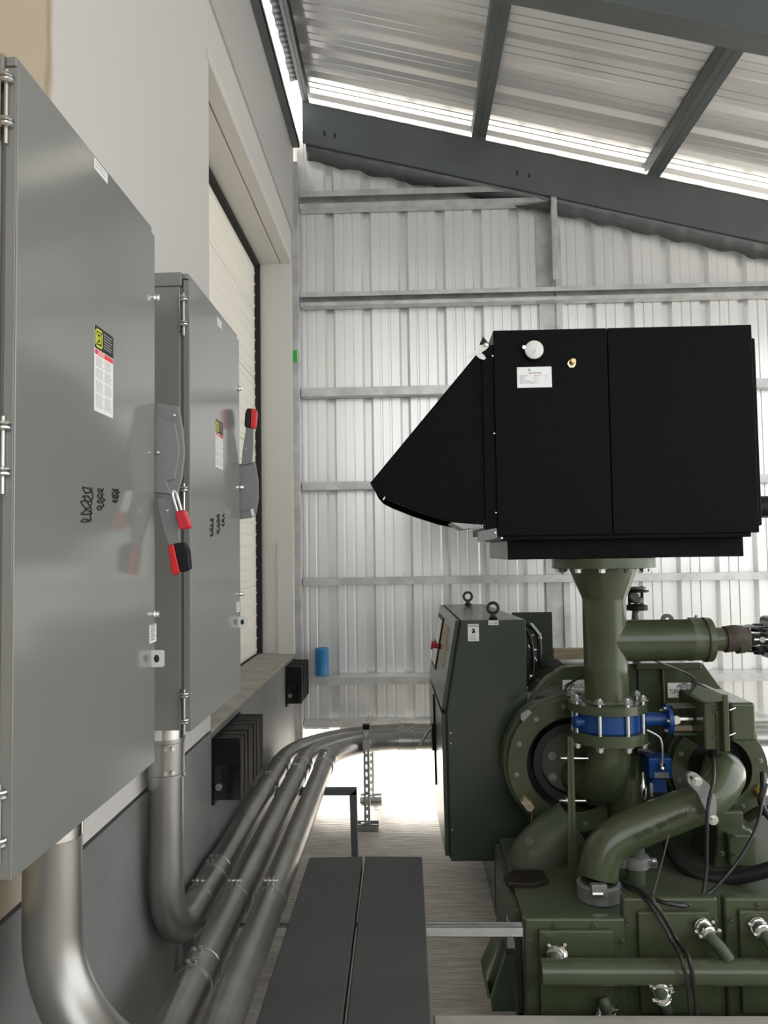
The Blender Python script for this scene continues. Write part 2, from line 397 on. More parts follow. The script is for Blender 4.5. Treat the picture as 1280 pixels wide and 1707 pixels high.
# corner post
b = MB(); b.box((-.898, 6.11, 0), (-.845, 6.114, 5.05)); b.box((-.898, 6.114, 0), (-.894, 6.26, 5.05)); b.box((-.85, 6.114, 0), (-.846, 6.24, 5.05)); b.box((-.862, 6.105, 0), (-.845, 6.11, 5.0))
cp = b.build('corner_post', 'girt', bevel=.001); tag(cp, 'galvanised corner post at the left end of the metal wall with green mark', 'post')
p = W(497, 594, Y=6.11); b = MB(); b.box((-.90, 6.1065, p.z-.05), (-.852, 6.1085, p.z+.05)); b.build('paint_mark', 'greentape', cp)
for py in (325, 497, 655, 812, 970):
    for dx in (-.008, .012):
        p = W(496, py+3, Y=6.108); MB().cyl((-.885+dx*.8, 6.11, p.z), (-.885+dx*.8, 6.102, p.z), .006, n=8).build('screw', 'steel', cp)
# blue can on the lowest girt
p = W(537, 1128, Y=6.17); b = MB(); zb = gz(507, 1127)+.0005
p = W(537, 1128, Y=6.19)
b.lathe((p.x, 6.19, zb), (0, 0, 1), [(0, .052), (.004, .056), (.012, .054), (.195, .054), (.203, .056), (.212, .054), (.213, .046), (.205, .045)])
tag(b.build('blue_can', 'bluecan'), 'small blue cylindrical can standing on the lowest wall girt', 'can')

# dock bumpers
def bumper(y0, y1, x1, z0, z1, label, nlam):
    t = thing('dock_bumper', label, 'dock bumper', (XW, y0, z0), 'laminated rubber dock bumpers')
    b = MB(); b.box((XW+.004, y0, z0-.02), (XW+.012, y1+.01, z1)); b.box((XW+.012, y0+.004, z1-.12), (x1-.01, y0+.008, z1)) ; b.build('steel_bracket', 'blackin', t)
    w = (y1-y0-.02)/nlam; b = MB()
    for k in range(nlam):
        q = random.uniform(-.006, .004); b.box((XW+.012, y0+.01+k*w+.001, z0+q*.6), (x1+q, y0+.01+(k+1)*w-.001, z1-.004+q*.5))
    b.build('rubber_pad', 'rubber', t, bevel=.002)
    b = MB(); b.hexa((XW+.035, y0+.01, z0+.06), (0, -1, 0), .016, .016); b.cyl((XW+.035, y0+.01, z0+.06), (XW+.035, y0-.02, z0+.06), .007, n=10); b.build('bolt', 'castalu', t)
    return t
pa = W(353, 1222, X=XW+.005); pb = W(437, 1185, X=XW+.1)
bumper(3.50, 4.06, XW+.135, .775, 1.05, 'large black laminated rubber dock bumper below the shutter sill', 13)
bumper(5.60, 6.02, XW+.115, .79, 1.055, 'smaller far black rubber dock bumper beside the corner post', 8)

# ================================================================== CABINETS
XF = -.68; ZB, ZT_ = 1.337, 2.765
def scribble(seed, y0, z0, w, h, turns, parent, r=.0016):
    rnd = random.Random(seed); pts = []
    for k in range(turns*7):
        a = k*2*PI/7; f = k/(turns*7)
        pts.append(Vector((XF+.0012, y0+w*(.5+.42*math.cos(a)*rnd.uniform(.4, 1)), z0+h*(1-f)-h*.17*math.sin(a)*rnd.uniform(.3, 1.1))))
    MB().tube(smooth_path(pts, 4), r, n=5).build('marker_scribble', 'ink', parent)
def sticker(y0, y1, z0, z1, parent):
    s = MB().box((XF, y0, z0), (XF+.0008, y1, z1)).build('warning_label', 'white', parent)
    e = .0008; w = y1-y0; h = z1-z0
    b = MB().box((XF+e, y0, z1-h*.30), (XF+e+.0004, y1, z1)); b.build('black_field', 'ink', s) if False else None
    q = MB().box((XF+e, y0, z1-h*.27), (XF+e+.0003, y1, z1)).build('header_field', 'ink', parent)
    q = MB(); a = XF+e+.0003
    def fr(m, c0, c1, d0, d1, t): m.box((a, c0, d0), (a+.0003, c1, d0+t)).box((a, c0, d1-t), (a+.0003, c1, d1)).box((a, c0, d0), (a+.0003, c0+t, d1)).box((a, c1-t, d0), (a+.0003, c1, d1))
    fr(q, y0+.004, y0+w*.40, z1-h*.245, z1-.006, .0045); fr(q, y0+w*.11, y0+w*.31, z1-h*.20, z1-h*.07, .0035); q.box((a, y0+w*.18, z1-h*.155), (a+.0003, y0+w*.24, z1-h*.115))
    q.build('square_emblem', 'yellow', parent)
    q = MB()
    for k in range(6): q.box((a, y0+w*.48, z1-h*(.05+.033*k)), (a+.0003, y0+w*(.92-.05*(k % 2)), z1-h*(.04+.033*k)))
    q.build('header_text', 'ltgrey', parent)
    q = MB().box((XF+e, y0+.002, z1-h*.335), (XF+e+.0003, y1-.002, z1-h*.28)).build('red_band', 'inkred', parent)
    text('DANGER', (XF+e+.0003, y0+w*.16, z1-h*.325), (0, 1, 0), (0, 0, 1), h*.05, 'white', parent, lift=.0002, ext=.0002)
    q = MB(); rnd = random.Random(3)
    for k in range(30):
        zz = z1-h*(.365+k*.020)
        if k in (6, 13, 21): continue
        for c in (0, 1): q.box((XF+e, y0+w*(.07+.46*c), zz), (XF+e+.0002, y0+w*(.07+.46*c)+w*rnd.uniform(.28, .4), zz+h*.007))
    q.build('small_print', 'ltgrey', parent)
def cabinet(y0, y1, label, hz):
    t = thing('switch_cabinet', label, 'electrical cabinet', (XW, y0, ZB), 'wall-mounted safety switch cabinets')
    MB().box((XW+.004, y0+.004, ZB-.004), (-.712, y1-.012, ZT_-.03)).build('body', 'cab', t, bevel=.004)
    b = MB().box((XW+.004, y0-.004, ZT_-.032), (-.706, y1-.006, ZT_+.012)).box((-.706, y0+.004, ZT_-.008), (-.686, y1-.006, ZT_+.010)).build('drip_hood', 'cab', t, bevel=.003)
    MB().box((-.712, y0+.010, ZB), (-.705, y1-.02, ZT_-.03)).build('gasket_channel', 'cab_dk', t)
    d = MB(); d.box((XF-.004, y0, ZB-.006), (XF, y1, ZT_-.012)).box((-.702, y0, ZB-.006), (XF-.003, y0+.004, ZT_-.012)).box((-.702, y1-.004, ZB-.006), (XF-.003, y1, ZT_-.012)).box((-.702, y0, ZB-.006), (XF-.003, y1, ZB-.002)).box((-.702, y0, ZT_-.016), (XF-.003, y1, ZT_-.012))
    d = d.build('door', 'cab', t, bevel=.0018)
    for z in hz:      # hinge pairs
        b = MB(); b.box((-.714, y0-.003, z-.062), (-.7105, y0+.03, z+.062)); b.cyl((-.699, y0-.005, z-.075), (-.699, y0-.005, z+.06), .0035, n=10)
        for q in (-.045, .035):
            b.lathe((-.697, y0-.006, z+q), (0, 0, 1), [(0, .009), (.003, .012), (.006, .012), (.009, .008)], 16); b.lathe((-.697, y0-.006, z+q+.010), (0, 0, 1), [(0, .010), (.002, .013), (.005, .012), (.007, .006)], 16)
        b.build('hinge', 'steel', t)
    return t, d
def fastener(y, z, parent):
    b = MB(); b.lathe((XF, y, z), (1, 0, 0), [(-.006, .010), (.004, .011), (.007, .008), (.010, .008), (.014, .005)], 14); b.box((XF+.010, y-.0015, z-.008), (XF+.0155, y+.0015, z+.008)); b.build('door_screw', 'chrome', parent)
c1, d1 = cabinet(1.318, 2.062, 'larger looking grey electrical cabinet nearest the camera with padlocked handle down', (W(8, 175, Y=1.32).z, W(8, 752, Y=1.32).z, W(0, 1365, Y=1.32).z))
c2, d2 = cabinet(2.405, 3.120, 'farther grey electrical cabinet with its red and black handle up', (W(310, 515, Y=2.4).z-.01, W(310, 838, Y=2.4).z, W(310, 1182, Y=2.4).z))
y0 = W(157, 600, X=XF).y; y1 = W(188, 600, X=XF).y
sticker(y0, y1, W(157, 684, X=XF).z, W(157, 540, X=XF).z, d1)
ya, yb = W(359, 700, X=XF).y, W(371, 700, X=XF).y
sticker(ya, yb, W(359, 778, X=XF).z, W(359, 698, X=XF).z, d2)
def tinylabel(xa, xb, yt, ybm, parent, rows=2):
    A = W(xa, yt, X=XF); B = W(xb, yt, X=XF); z0 = W(xa, ybm, X=XF).z
    MB().box((XF, A.y, z0), (XF+.0008, B.y, A.z)).build('small_label', 'white', parent)
    q = MB()
    for k in range(rows):
        zz = A.z-(A.z-z0)*(k+.8)/(rows+.6); q.box((XF+.0008, A.y+.006, zz), (XF+.0011, B.y-.008-.006*(k % 2), zz+(A.z-z0)*.12))
    q.build('small_print', 'ltgrey', parent)
tinylabel(157, 179, 262, 280, d1); tinylabel(362, 369, 528, 541, d2)
tinylabel(249, 260, 1042, 1073, d1, 6); tinylabel(394, 399, 1004, 1021, d2, 4)
def scr(parent, items):
    for i, (xa, xb, ya_, yb_, tn) in enumerate(items):
        A = W(xa, ya_, X=XF); B = W(xb, ya_, X=XF); z0 = W(xa, yb_, X=XF).z
        scribble(11+i, A.y, z0, B.y-A.y, A.z-z0, tn, parent)
scr(d1, [(131, 158, 808, 872, 5), (159, 175, 812, 850, 4), (184, 200, 812, 838, 4)])
scr(d2, [(349, 356, 862, 896, 4), (360, 367, 856, 890, 4), (369, 374, 855, 880, 3)])
for (px, py) in ((260, 500), (260, 1023)): p = W(px, py, X=XF); fastener(2.054, p.z, d1)
for (px, py) in ((400, 650), (400, 990)): p = W(px, py, X=XF); fastener(3.112, p.z, d2)
def hasp(Y, z, parent):
    b = MB(); u = [(XF-.004, Y, z-.022), (XF+.030, Y, z-.022), (XF+.034, Y, z-.018), (XF+.034, Y, z+.018), (XF+.030, Y, z+.022), (XF-.004, Y, z+.022)]
    b.prism(u, (0, .003, 0)); b.build('hasp', 'alu', parent)
    b = MB().lathe((XF+.014, Y-.0006, z), (0, 1, 0), [(0, .007), (.001, .007)], 16); 
    for v in b.b.verts: v.co.z = z+(v.co.z-z)*1.5
    b.build('hasp_hole', 'ink', parent)
hasp(2.035, W(258, 1098, Y=2.035).z, d1); hasp(3.09, W(396, 1037, Y=3.09).z, d2)

# operating handles (flat plates across the door edge)
def handle1():
    Y = 2.075; t = c1
    pl = pp(Y, (230, 668), (262, 671), (297, 677), (304, 715), (307, 755), (303, 795), (296, 822), (290, 838), (262, 826), (230, 822))
    MB().prism(pl, (0, .012, 0)).build('handle_plate', 'handle', t, bevel=.002)
    pl = pp(Y-.006, (230, 690), (262, 694), (292, 705), (299, 745), (296, 775), (291, 798), (278, 803), (285, 824), (230, 818))
    MB().prism(pl, (0, .008, 0)).build('raised_cover', 'handle', t, bevel=.003)
    lv = pp(Y-.018, (262, 830), (289, 828), (294, 850), (300, 908), (282, 912), (271, 880), (264, 850))
    l = MB().prism(lv, (0, .010, 0)).build('lever', 'handle', t, bevel=.002)
    g = MB().prism(pp(Y-.028, (279, 911), (289, 906), (300, 955), (289, 959), (285, 954)), (0, .030, 0)).build('red_grip_half', 'red', l, bevel=.004)
    g = MB().prism(pp(Y-.028, (289, 906), (306, 904), (313, 916), (316, 948), (311, 952), (300, 955)), (0, .030, 0)).build('black_grip_half', 'blackin', l, bevel=.004)
    for x, y in ((279, 851), (290, 692), (263, 754)): p = W(x, y, Y=Y-.02); MB().lathe(p+Vector((0, .006, 0)), (0, -1, 0), [(0, .004), (.006, .004), (.008, .002)], 12).build('rivet', 'chrome', t)
    k = thing('padlock', 'red padlock hanging from the lowered cabinet handle', 'padlock', tuple(W(305, 880, Y=Y-.03)))
    MB().tube(smooth_path(pp(Y-.035, (296, 852), (291, 836), (288, 822), (291, 818), (295, 824), (299, 838), (303, 852)), 5), .0038, n=10).build('shackle', 'chrome', k)
    MB().prism(pp(Y-.047, (291, 853), (306, 849), (318, 878), (314, 881), (300, 883), (297, 878)), (0, .026, 0)).build('body', 'lockred', k, bevel=.004)
def handle2():
    Y = 3.135; t = c2
    pl = pp(Y, (396, 774), (425, 769), (430, 800), (431, 828), (427, 855), (420, 863), (396, 866))
    MB().prism(pl, (0, .012, 0)).build('handle_plate', 'handle', t, bevel=.002)
    lv = pp(Y-.014, (402, 775), (404, 752), (410, 712), (422, 712), (422, 745), (420, 772))
    l = MB().prism(lv, (0, .010, 0)).build('lever', 'handle', t, bevel=.002)
    MB().prism(pp(Y-.024, (408, 690), (411, 681), (418, 680), (417, 713), (407, 711)), (0, .030, 0)).build('black_grip_half', 'blackin', l, bevel=.004)
    MB().prism(pp(Y-.024, (418, 680), (426, 682), (428, 688), (426, 710), (424, 714), (417, 713)), (0, .030, 0)).build('red_grip_half', 'red', l, bevel=.004)
    for x, y, r in ((410, 749, .004), (402, 812, .009)): p = W(x, y, Y=Y-.016); MB().lathe(p+Vector((0, .01, 0)), (0, -1, 0), [(0, r), (.008, r), (.012, r*.5)], 12).build('rivet', 'chrome', t)
    MB().prism(pp(Y-.004, (417, 848), (421, 846), (424, 858), (420, 861)), (0, .006, 0)).build('slot', 'white', t)
    MB().prism(pp(Y-.004, (399, 853), (423, 843), (424, 846), (399, 856)), (0, .006, 0)).build('ridge', 'cab_dk', t)
handle1(); handle2()

# ================================================================== CONDUITS
RC = .0575; ZP = .547
def coupling(parent, p, ax, L=.10, screws=True, m='conduit', r=RC):
    p = Vector(p); ax = Vector(ax).normalized(); b = MB()
    b.lathe(p-ax*L/2, ax, [(0, r+.001), (.001, r+.006), (.012, r+.006), (.014, r+.004), (L-.014, r+.004), (L-.012, r+.006), (L-.001, r+.006), (L, r+.001)], 36)
    c = b.build('coupling', m, parent)
    if screws:
        u = Vector((0, 0, 1)) if abs(ax.z) < .5 else Vector((.6, -.8, 0)).normalized(); w = ax.cross(u)
        for k in (-.3, .3):
            for sgn in (-.35, .0):
                d = (u*math.cos(sgn)+w*math.sin(sgn)); q = p+ax*L*k+d*(r+.005); MB().hexa(q, d, .008, .010).build('screw', 'steel', c)
    return c
def strap(parent, p, ax, m='conduit', up=(0, 0, 1)):
    p = Vector(p); ax = Vector(ax).normalized(); b = MB().ring(p-ax*.016, ax, RC+.004, RC+.0005, .032, 40)
    c = b.build('strap_clamp', m, parent); u = Vector(up)
    for s in (-.010, .010): 
        q = p+u*(RC+.003)+ax.cross(u)*s; MB().box(q-Vector((.003, .013, 0)), q+Vector((.003, .013, .022))).build('clamp_ear', 'steel', c)
    q = p+u*(RC+.016); MB().cyl(q-ax.cross(u)*.028, q+ax.cross(u)*.028, .0045, n=8).build('bolt', 'steel', c)
BC = (-.046, 5.0)
def yd(x): return (x, 1.4, ZP)
# conduit A: from far cabinet
ta = thing('steel_conduit', 'galvanised conduit dropping from the far cabinet and running beside the wall', 'conduit', (-.826, 2.62, 0), 'four inch steel conduits')
XA = -.826; RB = .78
path = arc_path([(XA, 2.62, ZB), (XA, 2.62, ZP), (XA, 5.78, ZP), (2.6, 5.78, ZP)], [.27, RB], 20)
MB().tube(path, RC, 36).build('pipe', 'conduit', ta)
MB().lathe((XA, 2.62, ZB-.006), (0, 0, -1), [(0, .060), (.09, .060), (.092, .0575)], 36).build('hub', 'chrome', ta)
coupling(ta, (XA, 2.62, 1.20), (0, 0, 1), .13, m='conduit'); coupling(ta, (XA, 3.27, ZP), (0, 1, 0)); strap(ta, (XA, 3.03, ZP), (0, 1, 0)); 
coupling(ta, (XA, 4.90, ZP), (0, 1, 0), .09, False); strap(ta, (XA, 4.50, ZP), (0, 1, 0)); 
# conduits B, C
def run(x, label, cps, sts):
    R = .5+(-.546-x)
    t = thing('steel_conduit', label, 'conduit', (x, 1.9, 0), 'four inch steel conduits')
    yy = BC[1]+R
    path = arc_path([(x, 1.80, ZP), (x, yy, ZP), (2.6, yy, ZP)], [R], 24)
    MB().tube(path, RC, 36).build('pipe', 'conduit', t)
    for y, L in cps: coupling(t, (x, y, ZP), (0, 1, 0), L)
    for y in sts: strap(t, (x, y, ZP), (0, 1, 0))
    return t, yy
tb, yb_ = run(-.687, 'middle galvanised conduit of the three beside the dark planks', ((2.50, .12), (4.90, .10)), (3.03, 4.66))
tcn, yc_ = run(-.546, 'galvanised conduit lying right against the dark planks', ((4.90, .12),), (3.03, 5.02))
for t, yy in ((ta, 5.78), (tb, yb_), (tcn, yc_)): coupling(t, (-.03, yy, ZP), (1, 0, 0), .12)
# conduit D under the near cabinet
td = thing('steel_conduit', 'large bright galvanised conduit elbow under the near cabinet at bottom left', 'conduit', (-.785, 1.70, .2), 'four inch steel conduits')
pD = arc_path([(-.785, 1.70, ZB-.004), (-.785, 1.70, .90), (-.40, 1.60, .72)], [.27], 20)
MB().tube(pD[:-1]+[pD[-2]+(pD[-1]-pD[-2]).normalized()*.02], .061, 40).build('elbow', 'conduit', td)
MB().lathe((-.785, 1.70, ZB-.006), (0, 0, -1), [(0, .063), (.06, .063), (.062, .061)], 36).build('hub', 'chrome', td)
e0 = pD[-2]; ed = (pD[-1]-pD[-2]).normalized()
MB().lathe(e0+ed*.0, ed, [(0, .061), (.002, .065), (.018, .065), (.02, .05), (.07, .05), (.072, .054), (.08, .054), (.082, .047), (.26, .047)], 36).build('coupling', 'chrome', td)
MB().hexa(e0+ed*.13+Vector((0, -.01, .045)), (0, -.2, 1), .010, .02).build('bolt', 'steel', td)
# struts & stands
def strut_box(b, lo, hi): b.box(lo, hi)
ts = thing('pipe_trapeze', 'dark steel channel stand carrying conduits and planks across the aisle', 'pipe support', (-.5, 2.960, 0), 'conduit supports')
b = MB(); b.box((-.895, 2.940, .452), (.40, 2.942, .4885)).box((-.895, 2.940, .452), (.40, 2.980, .454)).box((-.895, 2.978, .452), (.40, 2.980, .4885)).box((-.895, 2.940, .4865), (.40, 2.951, .4885)).box((-.895, 2.969, .4865), (.40, 2.980, .4885))
b.box((-.895, 2.938, .466), (.40, 2.941, .472)); b.build('channel', 'girt', ts)
MB().box((-.865, 2.942, 0), (-.825, 2.978, .452)).build('leg', 'primer', ts)
tl = thing('pipe_trapeze', 'bent grey steel bracket rising behind the planks under the conduits', 'pipe support', (-.35, 4.63, 0), 'conduit supports')
b = MB(); b.prism([(-.89, 4.62, .447), (-.325, 4.62, .447), (-.325, 4.62, .487), (-.89, 4.62, .487)], (0, .04, 0)); b.build('arm', 'primer', tl, bevel=.003)
b = MB(); b.prism([(-.368, 4.62, .45), (-.325, 4.62, .487), (-.322, 4.62, 0), (-.358, 4.62, 0)], (0, .04, 0)); b.build('leg', 'primer', tl, bevel=.003)
def slotted(x, y, label, top):
    t = thing('slotted_stand', label, 'pipe stand', (x, y, 0), 'slotted strut stands')
    w = .0205; b = MB(); n = int(top/.0508); z0 = .03
    b.box((x-w, y-w, z0), (x-w+.0025, y+w, top)); b.box((x+w-.0025, y-w, z0), (x+w, y+w, top))
    for k in range(n):
        za = z0+k*.0508; b.box((x-w, y-w, za), (x+w, y-w+.0025, za+.024))
        b.box((x-w, y-w, za+.024), (x-.0048, y-w+.0025, za+.0508)); b.box((x+.0048, y-w, za+.024), (x+w, y-w+.0025, za+.0508))
    b.build('post', 'girt', t)
    b = MB(); b.box((x-.085, y-.045, .0), (x+.075, y-.042, .045)).box((x-.085, y-.045, .0), (x+.075, y+.04, .003)).box((x-.085, y+.037, 0), (x+.075, y+.04, .045)).box((x-.085, y-.045, .043), (x+.075, y-.030, .045)).build('base_channel', 'castalu', t)
    MB().hexa((x-.03, y-.02, .03), (0, 0, 1), .012, .02).build('bolt', 'steel', t)
    if y < 5.5: MB().box((x-w-.002, y-w-.003, top-.03), (x+w+.002, y+w, top+.005)).build('end_cap', 'blackin', t, bevel=.004); MB().hexa((x, y-w, top-.07), (0, -1, 0), .014, .012).build('clamp_bolt', 'chrome', t); MB().box((x-w-.003, y-w-.004, top-.16), (x+w+.003, y-w, top-.10)).build('clamp_plate', 'girt', t, bevel=.002)
    return t
slotted(-.305, 5.335, 'slotted galvanised upright on a floor channel in front of the conduits', .70)
slotted(-.305, 5.93, 'second slotted upright on the floor behind the conduits', .66)

# planks
def plank(x0, x1, sk, label):
    b = MB(); b.prism([(x0-sk*.0, 3.37, .49), (x1, 3.37, .49), (x1, 1.3, .49), (x0, 1.3, .49)], (0, 0, .06))
    return tag(b.build('plank', 'plank', bevel=.006), label, 'plank', 'dark grey walkway planks')
pk = MB().prism([(-.453, 3.44, .4895), (-.220, 3.452, .4895), (-.198, 1.3, .4895), (-.453, 1.3, .4895)], (0, 0, .06)).build('plank', 'plank', bevel=.006)
tag(pk, 'dark grey board, left one of the two, touching the conduit', 'plank', 'dark grey walkway planks')
pk = MB().prism([(-.209, 3.452, .4895), (.040, 3.447, .4895), (.048, 1.3, .4895), (-.188, 1.3, .4895)], (0, 0, .06)).build('plank', 'plank', bevel=.006)
tag(pk, 'dark grey board, right one of the two, nearest the compressor', 'plank', 'dark grey walkway planks')
KB = W(900, 1691, Z=.2).y
o = MB().prism([(.065, 2.2, 0), (5, 2.2, 0), (5, KB, 0), (.065, KB, 0)], (0, 0, .20)).build('trim_6', 'kerb', bevel=.008); struct(o)

# ================================================================== FILTER HOUSING
def V(*a): return Vector(a)
def bx(m, Y0, Y1, xa, ya, xb, yb):
    """box whose front face has these two opposite corners in the plane Y0"""
    A = W(xa, ya, Y=Y0); B = W(xb, yb, Y=Y0)
    return m.box((min(A.x, B.x), Y0, min(A.z, B.z)), (max(A.x, B.x), Y1, max(A.z, B.z)))
def bolt(parent, p, axis, r=.010, h=.008, m='steel', washer=True, name='bolt'):
    p = Vector(p); a = Vector(axis).normalized(); b = MB()
    if washer: b.lathe(p-a*.001, a, [(0, r*1.45), (.003, r*1.45)], 18)
    b.hexa(p+a*.002, a, r, h); return b.build(name, m, parent, bevel=.0008)
def socket(parent, p, axis, r=.011, m='castalu'):
    """cap screw with a washer ring, seen face on"""
    p = Vector(p); a = Vector(axis).normalized(); b = MB()
    b.lathe(p-a*.001, a, [(0, r*1.6), (.003, r*1.6), (.0031, r), (.011, r*.95), (.0112, r*.5), (.005, r*.45)], 20)
    return b.build('cap_screw', m, parent)
YB = 3.36
fh = thing('intake_filter_housing', 'large black textured box with side hood standing on the green inlet pipe', 'air filter housing', (.95, 3.72, 1.83))
A = W(821, 554, Y=YB); B = W(1254, 541, Y=YB); C_ = W(1268, 889, Y=YB)
X0, X1, Z1, Z0 = .388, 1.505, 2.838, 1.936; XS = W(1016, 700, Y=YB).x
MB().box((X0, YB, Z0), (XS-.0015, 4.10, Z1)).build('left_casing', 'black', fh, bevel=.004)
MB().box((XS+.0015, YB, Z0), (X1, 4.10, Z1)).build('right_casing', 'black', fh, bevel=.004)
MB().box((X1-.002, YB+.03, Z0+.03), (X1+.028, 4.08, Z1-.05)).build('side_cover', 'black', fh, bevel=.008)
MB().box((X0+.02, YB+.012, Z0-.018), (X1-.03, 4.10, Z0+.002)).build('base_flange', 'black', fh, bevel=.003)
tr = MB(); a = W(847, 933, Y=3.44); b_ = W(1240, 930, Y=3.44); tr.box((a.x, 3.44, a.z), (b_.x, 4.2, Z0-.016)); tr.build('base_tray', 'black', fh, bevel=.003); MB().box((a.x-.003, 3.45, a.z+.003), (a.x-.0005, 4.19, Z0-.02)).build('tray_end', 'castalu', fh)
MB().cyl((X1+.02, 3.72, W(1275, 843, Y=3.6).z), (2.0, 3.72, W(1275, 843, Y=3.6).z), .052, n=32).build('side_pipe', 'blackin', fh)
# hood
hf = MB(); Yh = 3.385
hp = [(808, 574), (617, 805), (622, 815), (632, 826), (650, 835), (690, 851), (740, 867), (770, 873), (808, 876)]
front = pp(Yh, *hp); hf.prism(front, (0, .004, 0))
back = [V(p.x, 4.02, p.z) for p in front]; hf.prism(back, (0, .004, 0))
s0, s1 = front[0], front[1]; nn = (s1-s0).cross(V(0, 1, 0)).normalized()*.004
hf.prism([s0, s1, V(s1.x, 4.024, s1.z), V(s0.x, 4.024, s0.z)], nn)
for i in range(1, 8):
    p, q = front[i], front[i+1]; hf.prism([p, q, q+V(0, .022, 0), p+V(0, .022, 0)], (0, 0, .003)); p, q = back[i], back[i+1]; hf.prism([p, q, q-V(0, .05, 0), p-V(0, .05, 0)], (0, 0, .003))
hd = hf.build('hood', 'black', fh, ang=30)
fx0, fx1 = W(806, 700, Y=YB).x, X0+.001
b = MB(); b.box((fx0, YB+.012, Z0+.01), (fx1, YB+.03, Z1-.06)).box((fx0, 4.03, Z0+.01), (fx1, 4.05, Z1-.06)).box((fx0, YB+.03, Z1-.09), (fx1, 4.03, Z1-.06)).box((fx0, YB+.03, Z0+.01), (fx1, 4.03, Z0+.05)); b.build('hood_flange', 'black', fh, bevel=.002)
MB().box((X0-.012, YB+.05, Z0+.05), (X0-.004, 4.02, Z1-.1)).build('filter_media', 'castalu', fh)
MB().prism(pp(Yh-.006, (805, 561), (799, 574), (812, 577), (817, 575)), (0, .006, 0)).build('hood_tab', 'blackin', fh)
lk = MB().prism(pp(Yh-.014, (780, 596), (790, 585), (803, 575), (812, 572), (815, 577), (811, 582), (802, 588), (807, 592), (810, 597), (807, 600), (800, 598), (793, 592), (784, 597)), (0, .004, 0)).build('link_lever', 'white', fh)
p = W(810, 575, Y=Yh-.016); MB().lathe(p, (0, -1, 0), [(0, .011), (.006, .010), (.009, .005)], 20).build('pivot_knob', 'chrome', lk)
for y in (594, 723, 855): p = W(823, y, Y=YB+.01); MB().lathe((X0-.004, YB+.008, p.z), (0, -1, 0), [(0, .005), (.006, .005), (.009, .002)], 10).build('screw', 'chrome', fh)
for x, y in ((825, 888), (836, 897)): MB().lathe(W(x, y, Y=3.345), (0, -1, 0), [(0, .005), (.004, .005), (.006, .002)], 10).build('screw', 'chrome', fh)
MB().prism(pp(3.35, (796, 886), (828, 880), (829, 897), (797, 904)), (0, .012, 0)).build('corner_bracket', 'cab_dk', fh, bevel=.002)
MB().prism(pp(3.372, (752, 871), (772, 882), (800, 880), (807, 875)), (0, .3, 0)).build('torn_liner', 'castalu', fh)
sp = []
for k in range(60): a = k*.9; q = W(776+k*.5, 886-k*.12, Y=3.36); sp.append(q+V(0, .008*math.sin(a), .008*math.cos(a)))
MB().tube(sp, .0012, n=5).build('coil_spring', 'steel', fh)
p = W(788, 827, Y=3.36)
MB().box(W(640, 831, Y=3.38)-V(.003, .004, .008), W(640, 831, Y=3.38)+V(.003, 0, .008), rot=Matrix.Rotation(.6, 3, 'Y')).build('hood_clip', 'white', fh)
# gauge
g = W(889, 585, Y=YB)
ga = MB().lathe(g+V(0, .002, 0), (0, -1, 0), [(0, .046), (.014, .046), (.020, .042), (.022, .038), (.018, .036)], 40).build('pressure_gauge', 'blackin', fh)
MB().lathe(g+V(0, -.0165, 0), (0, -1, 0), [(0, .040), (.006, .040), (.010, .034), (.011, .001)], 40).build('dial', 'white', ga)
MB().cyl(g+V(-.043, -.012, .012), g+V(-.043, -.022, .012), .008, n=12).build('knob', 'chrome', ga)
b = MB().box(g+V(-.002, -.0292, -.022), g+V(.0, -.0285, .004), rot=Matrix.Rotation(.5, 3, 'Y')); b.build('needle', 'ltgrey', ga)
# brass fitting
p = W(952, 607, Y=YB); ft = MB().lathe(p, (0, -1, 0), [(0, .019), (.010, .019), (.011, .012), (.022, .012)], 6).build('brass_fitting', 'brass', fh)
MB().lathe(p+V(0, -.022, .004), (0.15, -1, .1), [(0, .013), (.014, .014), (.018, .010)], 16).build('cap', 'brass', ft)
# rating plate
P0 = W(862, 647, Y=YB); P1 = W(919, 611, Y=YB); pw = P1.x-P0.x; ph = P1.z-P0.z
pt = MB().box((P0.x, YB-.003, P0.z), (P1.x, YB, P1.z)).build('rating_plate', 'alu', fh, bevel=.0015)
def pl(s, fx, fz, size, m='ink'): return text(s, (P0.x+pw*fx, YB-.003, P0.z+ph*fz), (1, 0, 0), (0, 0, 1), size, m, pt, ext=.0002, lift=.0004)
pl('IR', .32, .80, ph*.15); pl('Ingersoll Rand', .33, .67, ph*.105)
for k, (a, c, d) in enumerate((('MODEL NAME', 'TURBO FILTER', 'REV'), ('PART NO', '54713208-01', 'DATE'), ('SERIAL NO', 'A-21455', ''), ('ASSEMBLY NUMBER', '38442-07116', 'KG'), ('SERVICE PART NUMBER', '22841193', '1'))):
    z_ = .55-.085*k; pl(a, .07, z_, ph*.062); pl(c, .46, z_, ph*.058, 'inkred' if k in (0,) else 'ltgrey'); pl(d, .80, z_, ph*.058, 'ltgrey')
for fx in (.05, .95):
    for fz in (.08, .92): MB().lathe((P0.x+pw*fx, YB-.003, P0.z+ph*fz), (0, -1, 0), [(0, .0028), (.0015, .002)], 10).build('rivet', 'steel', pt)

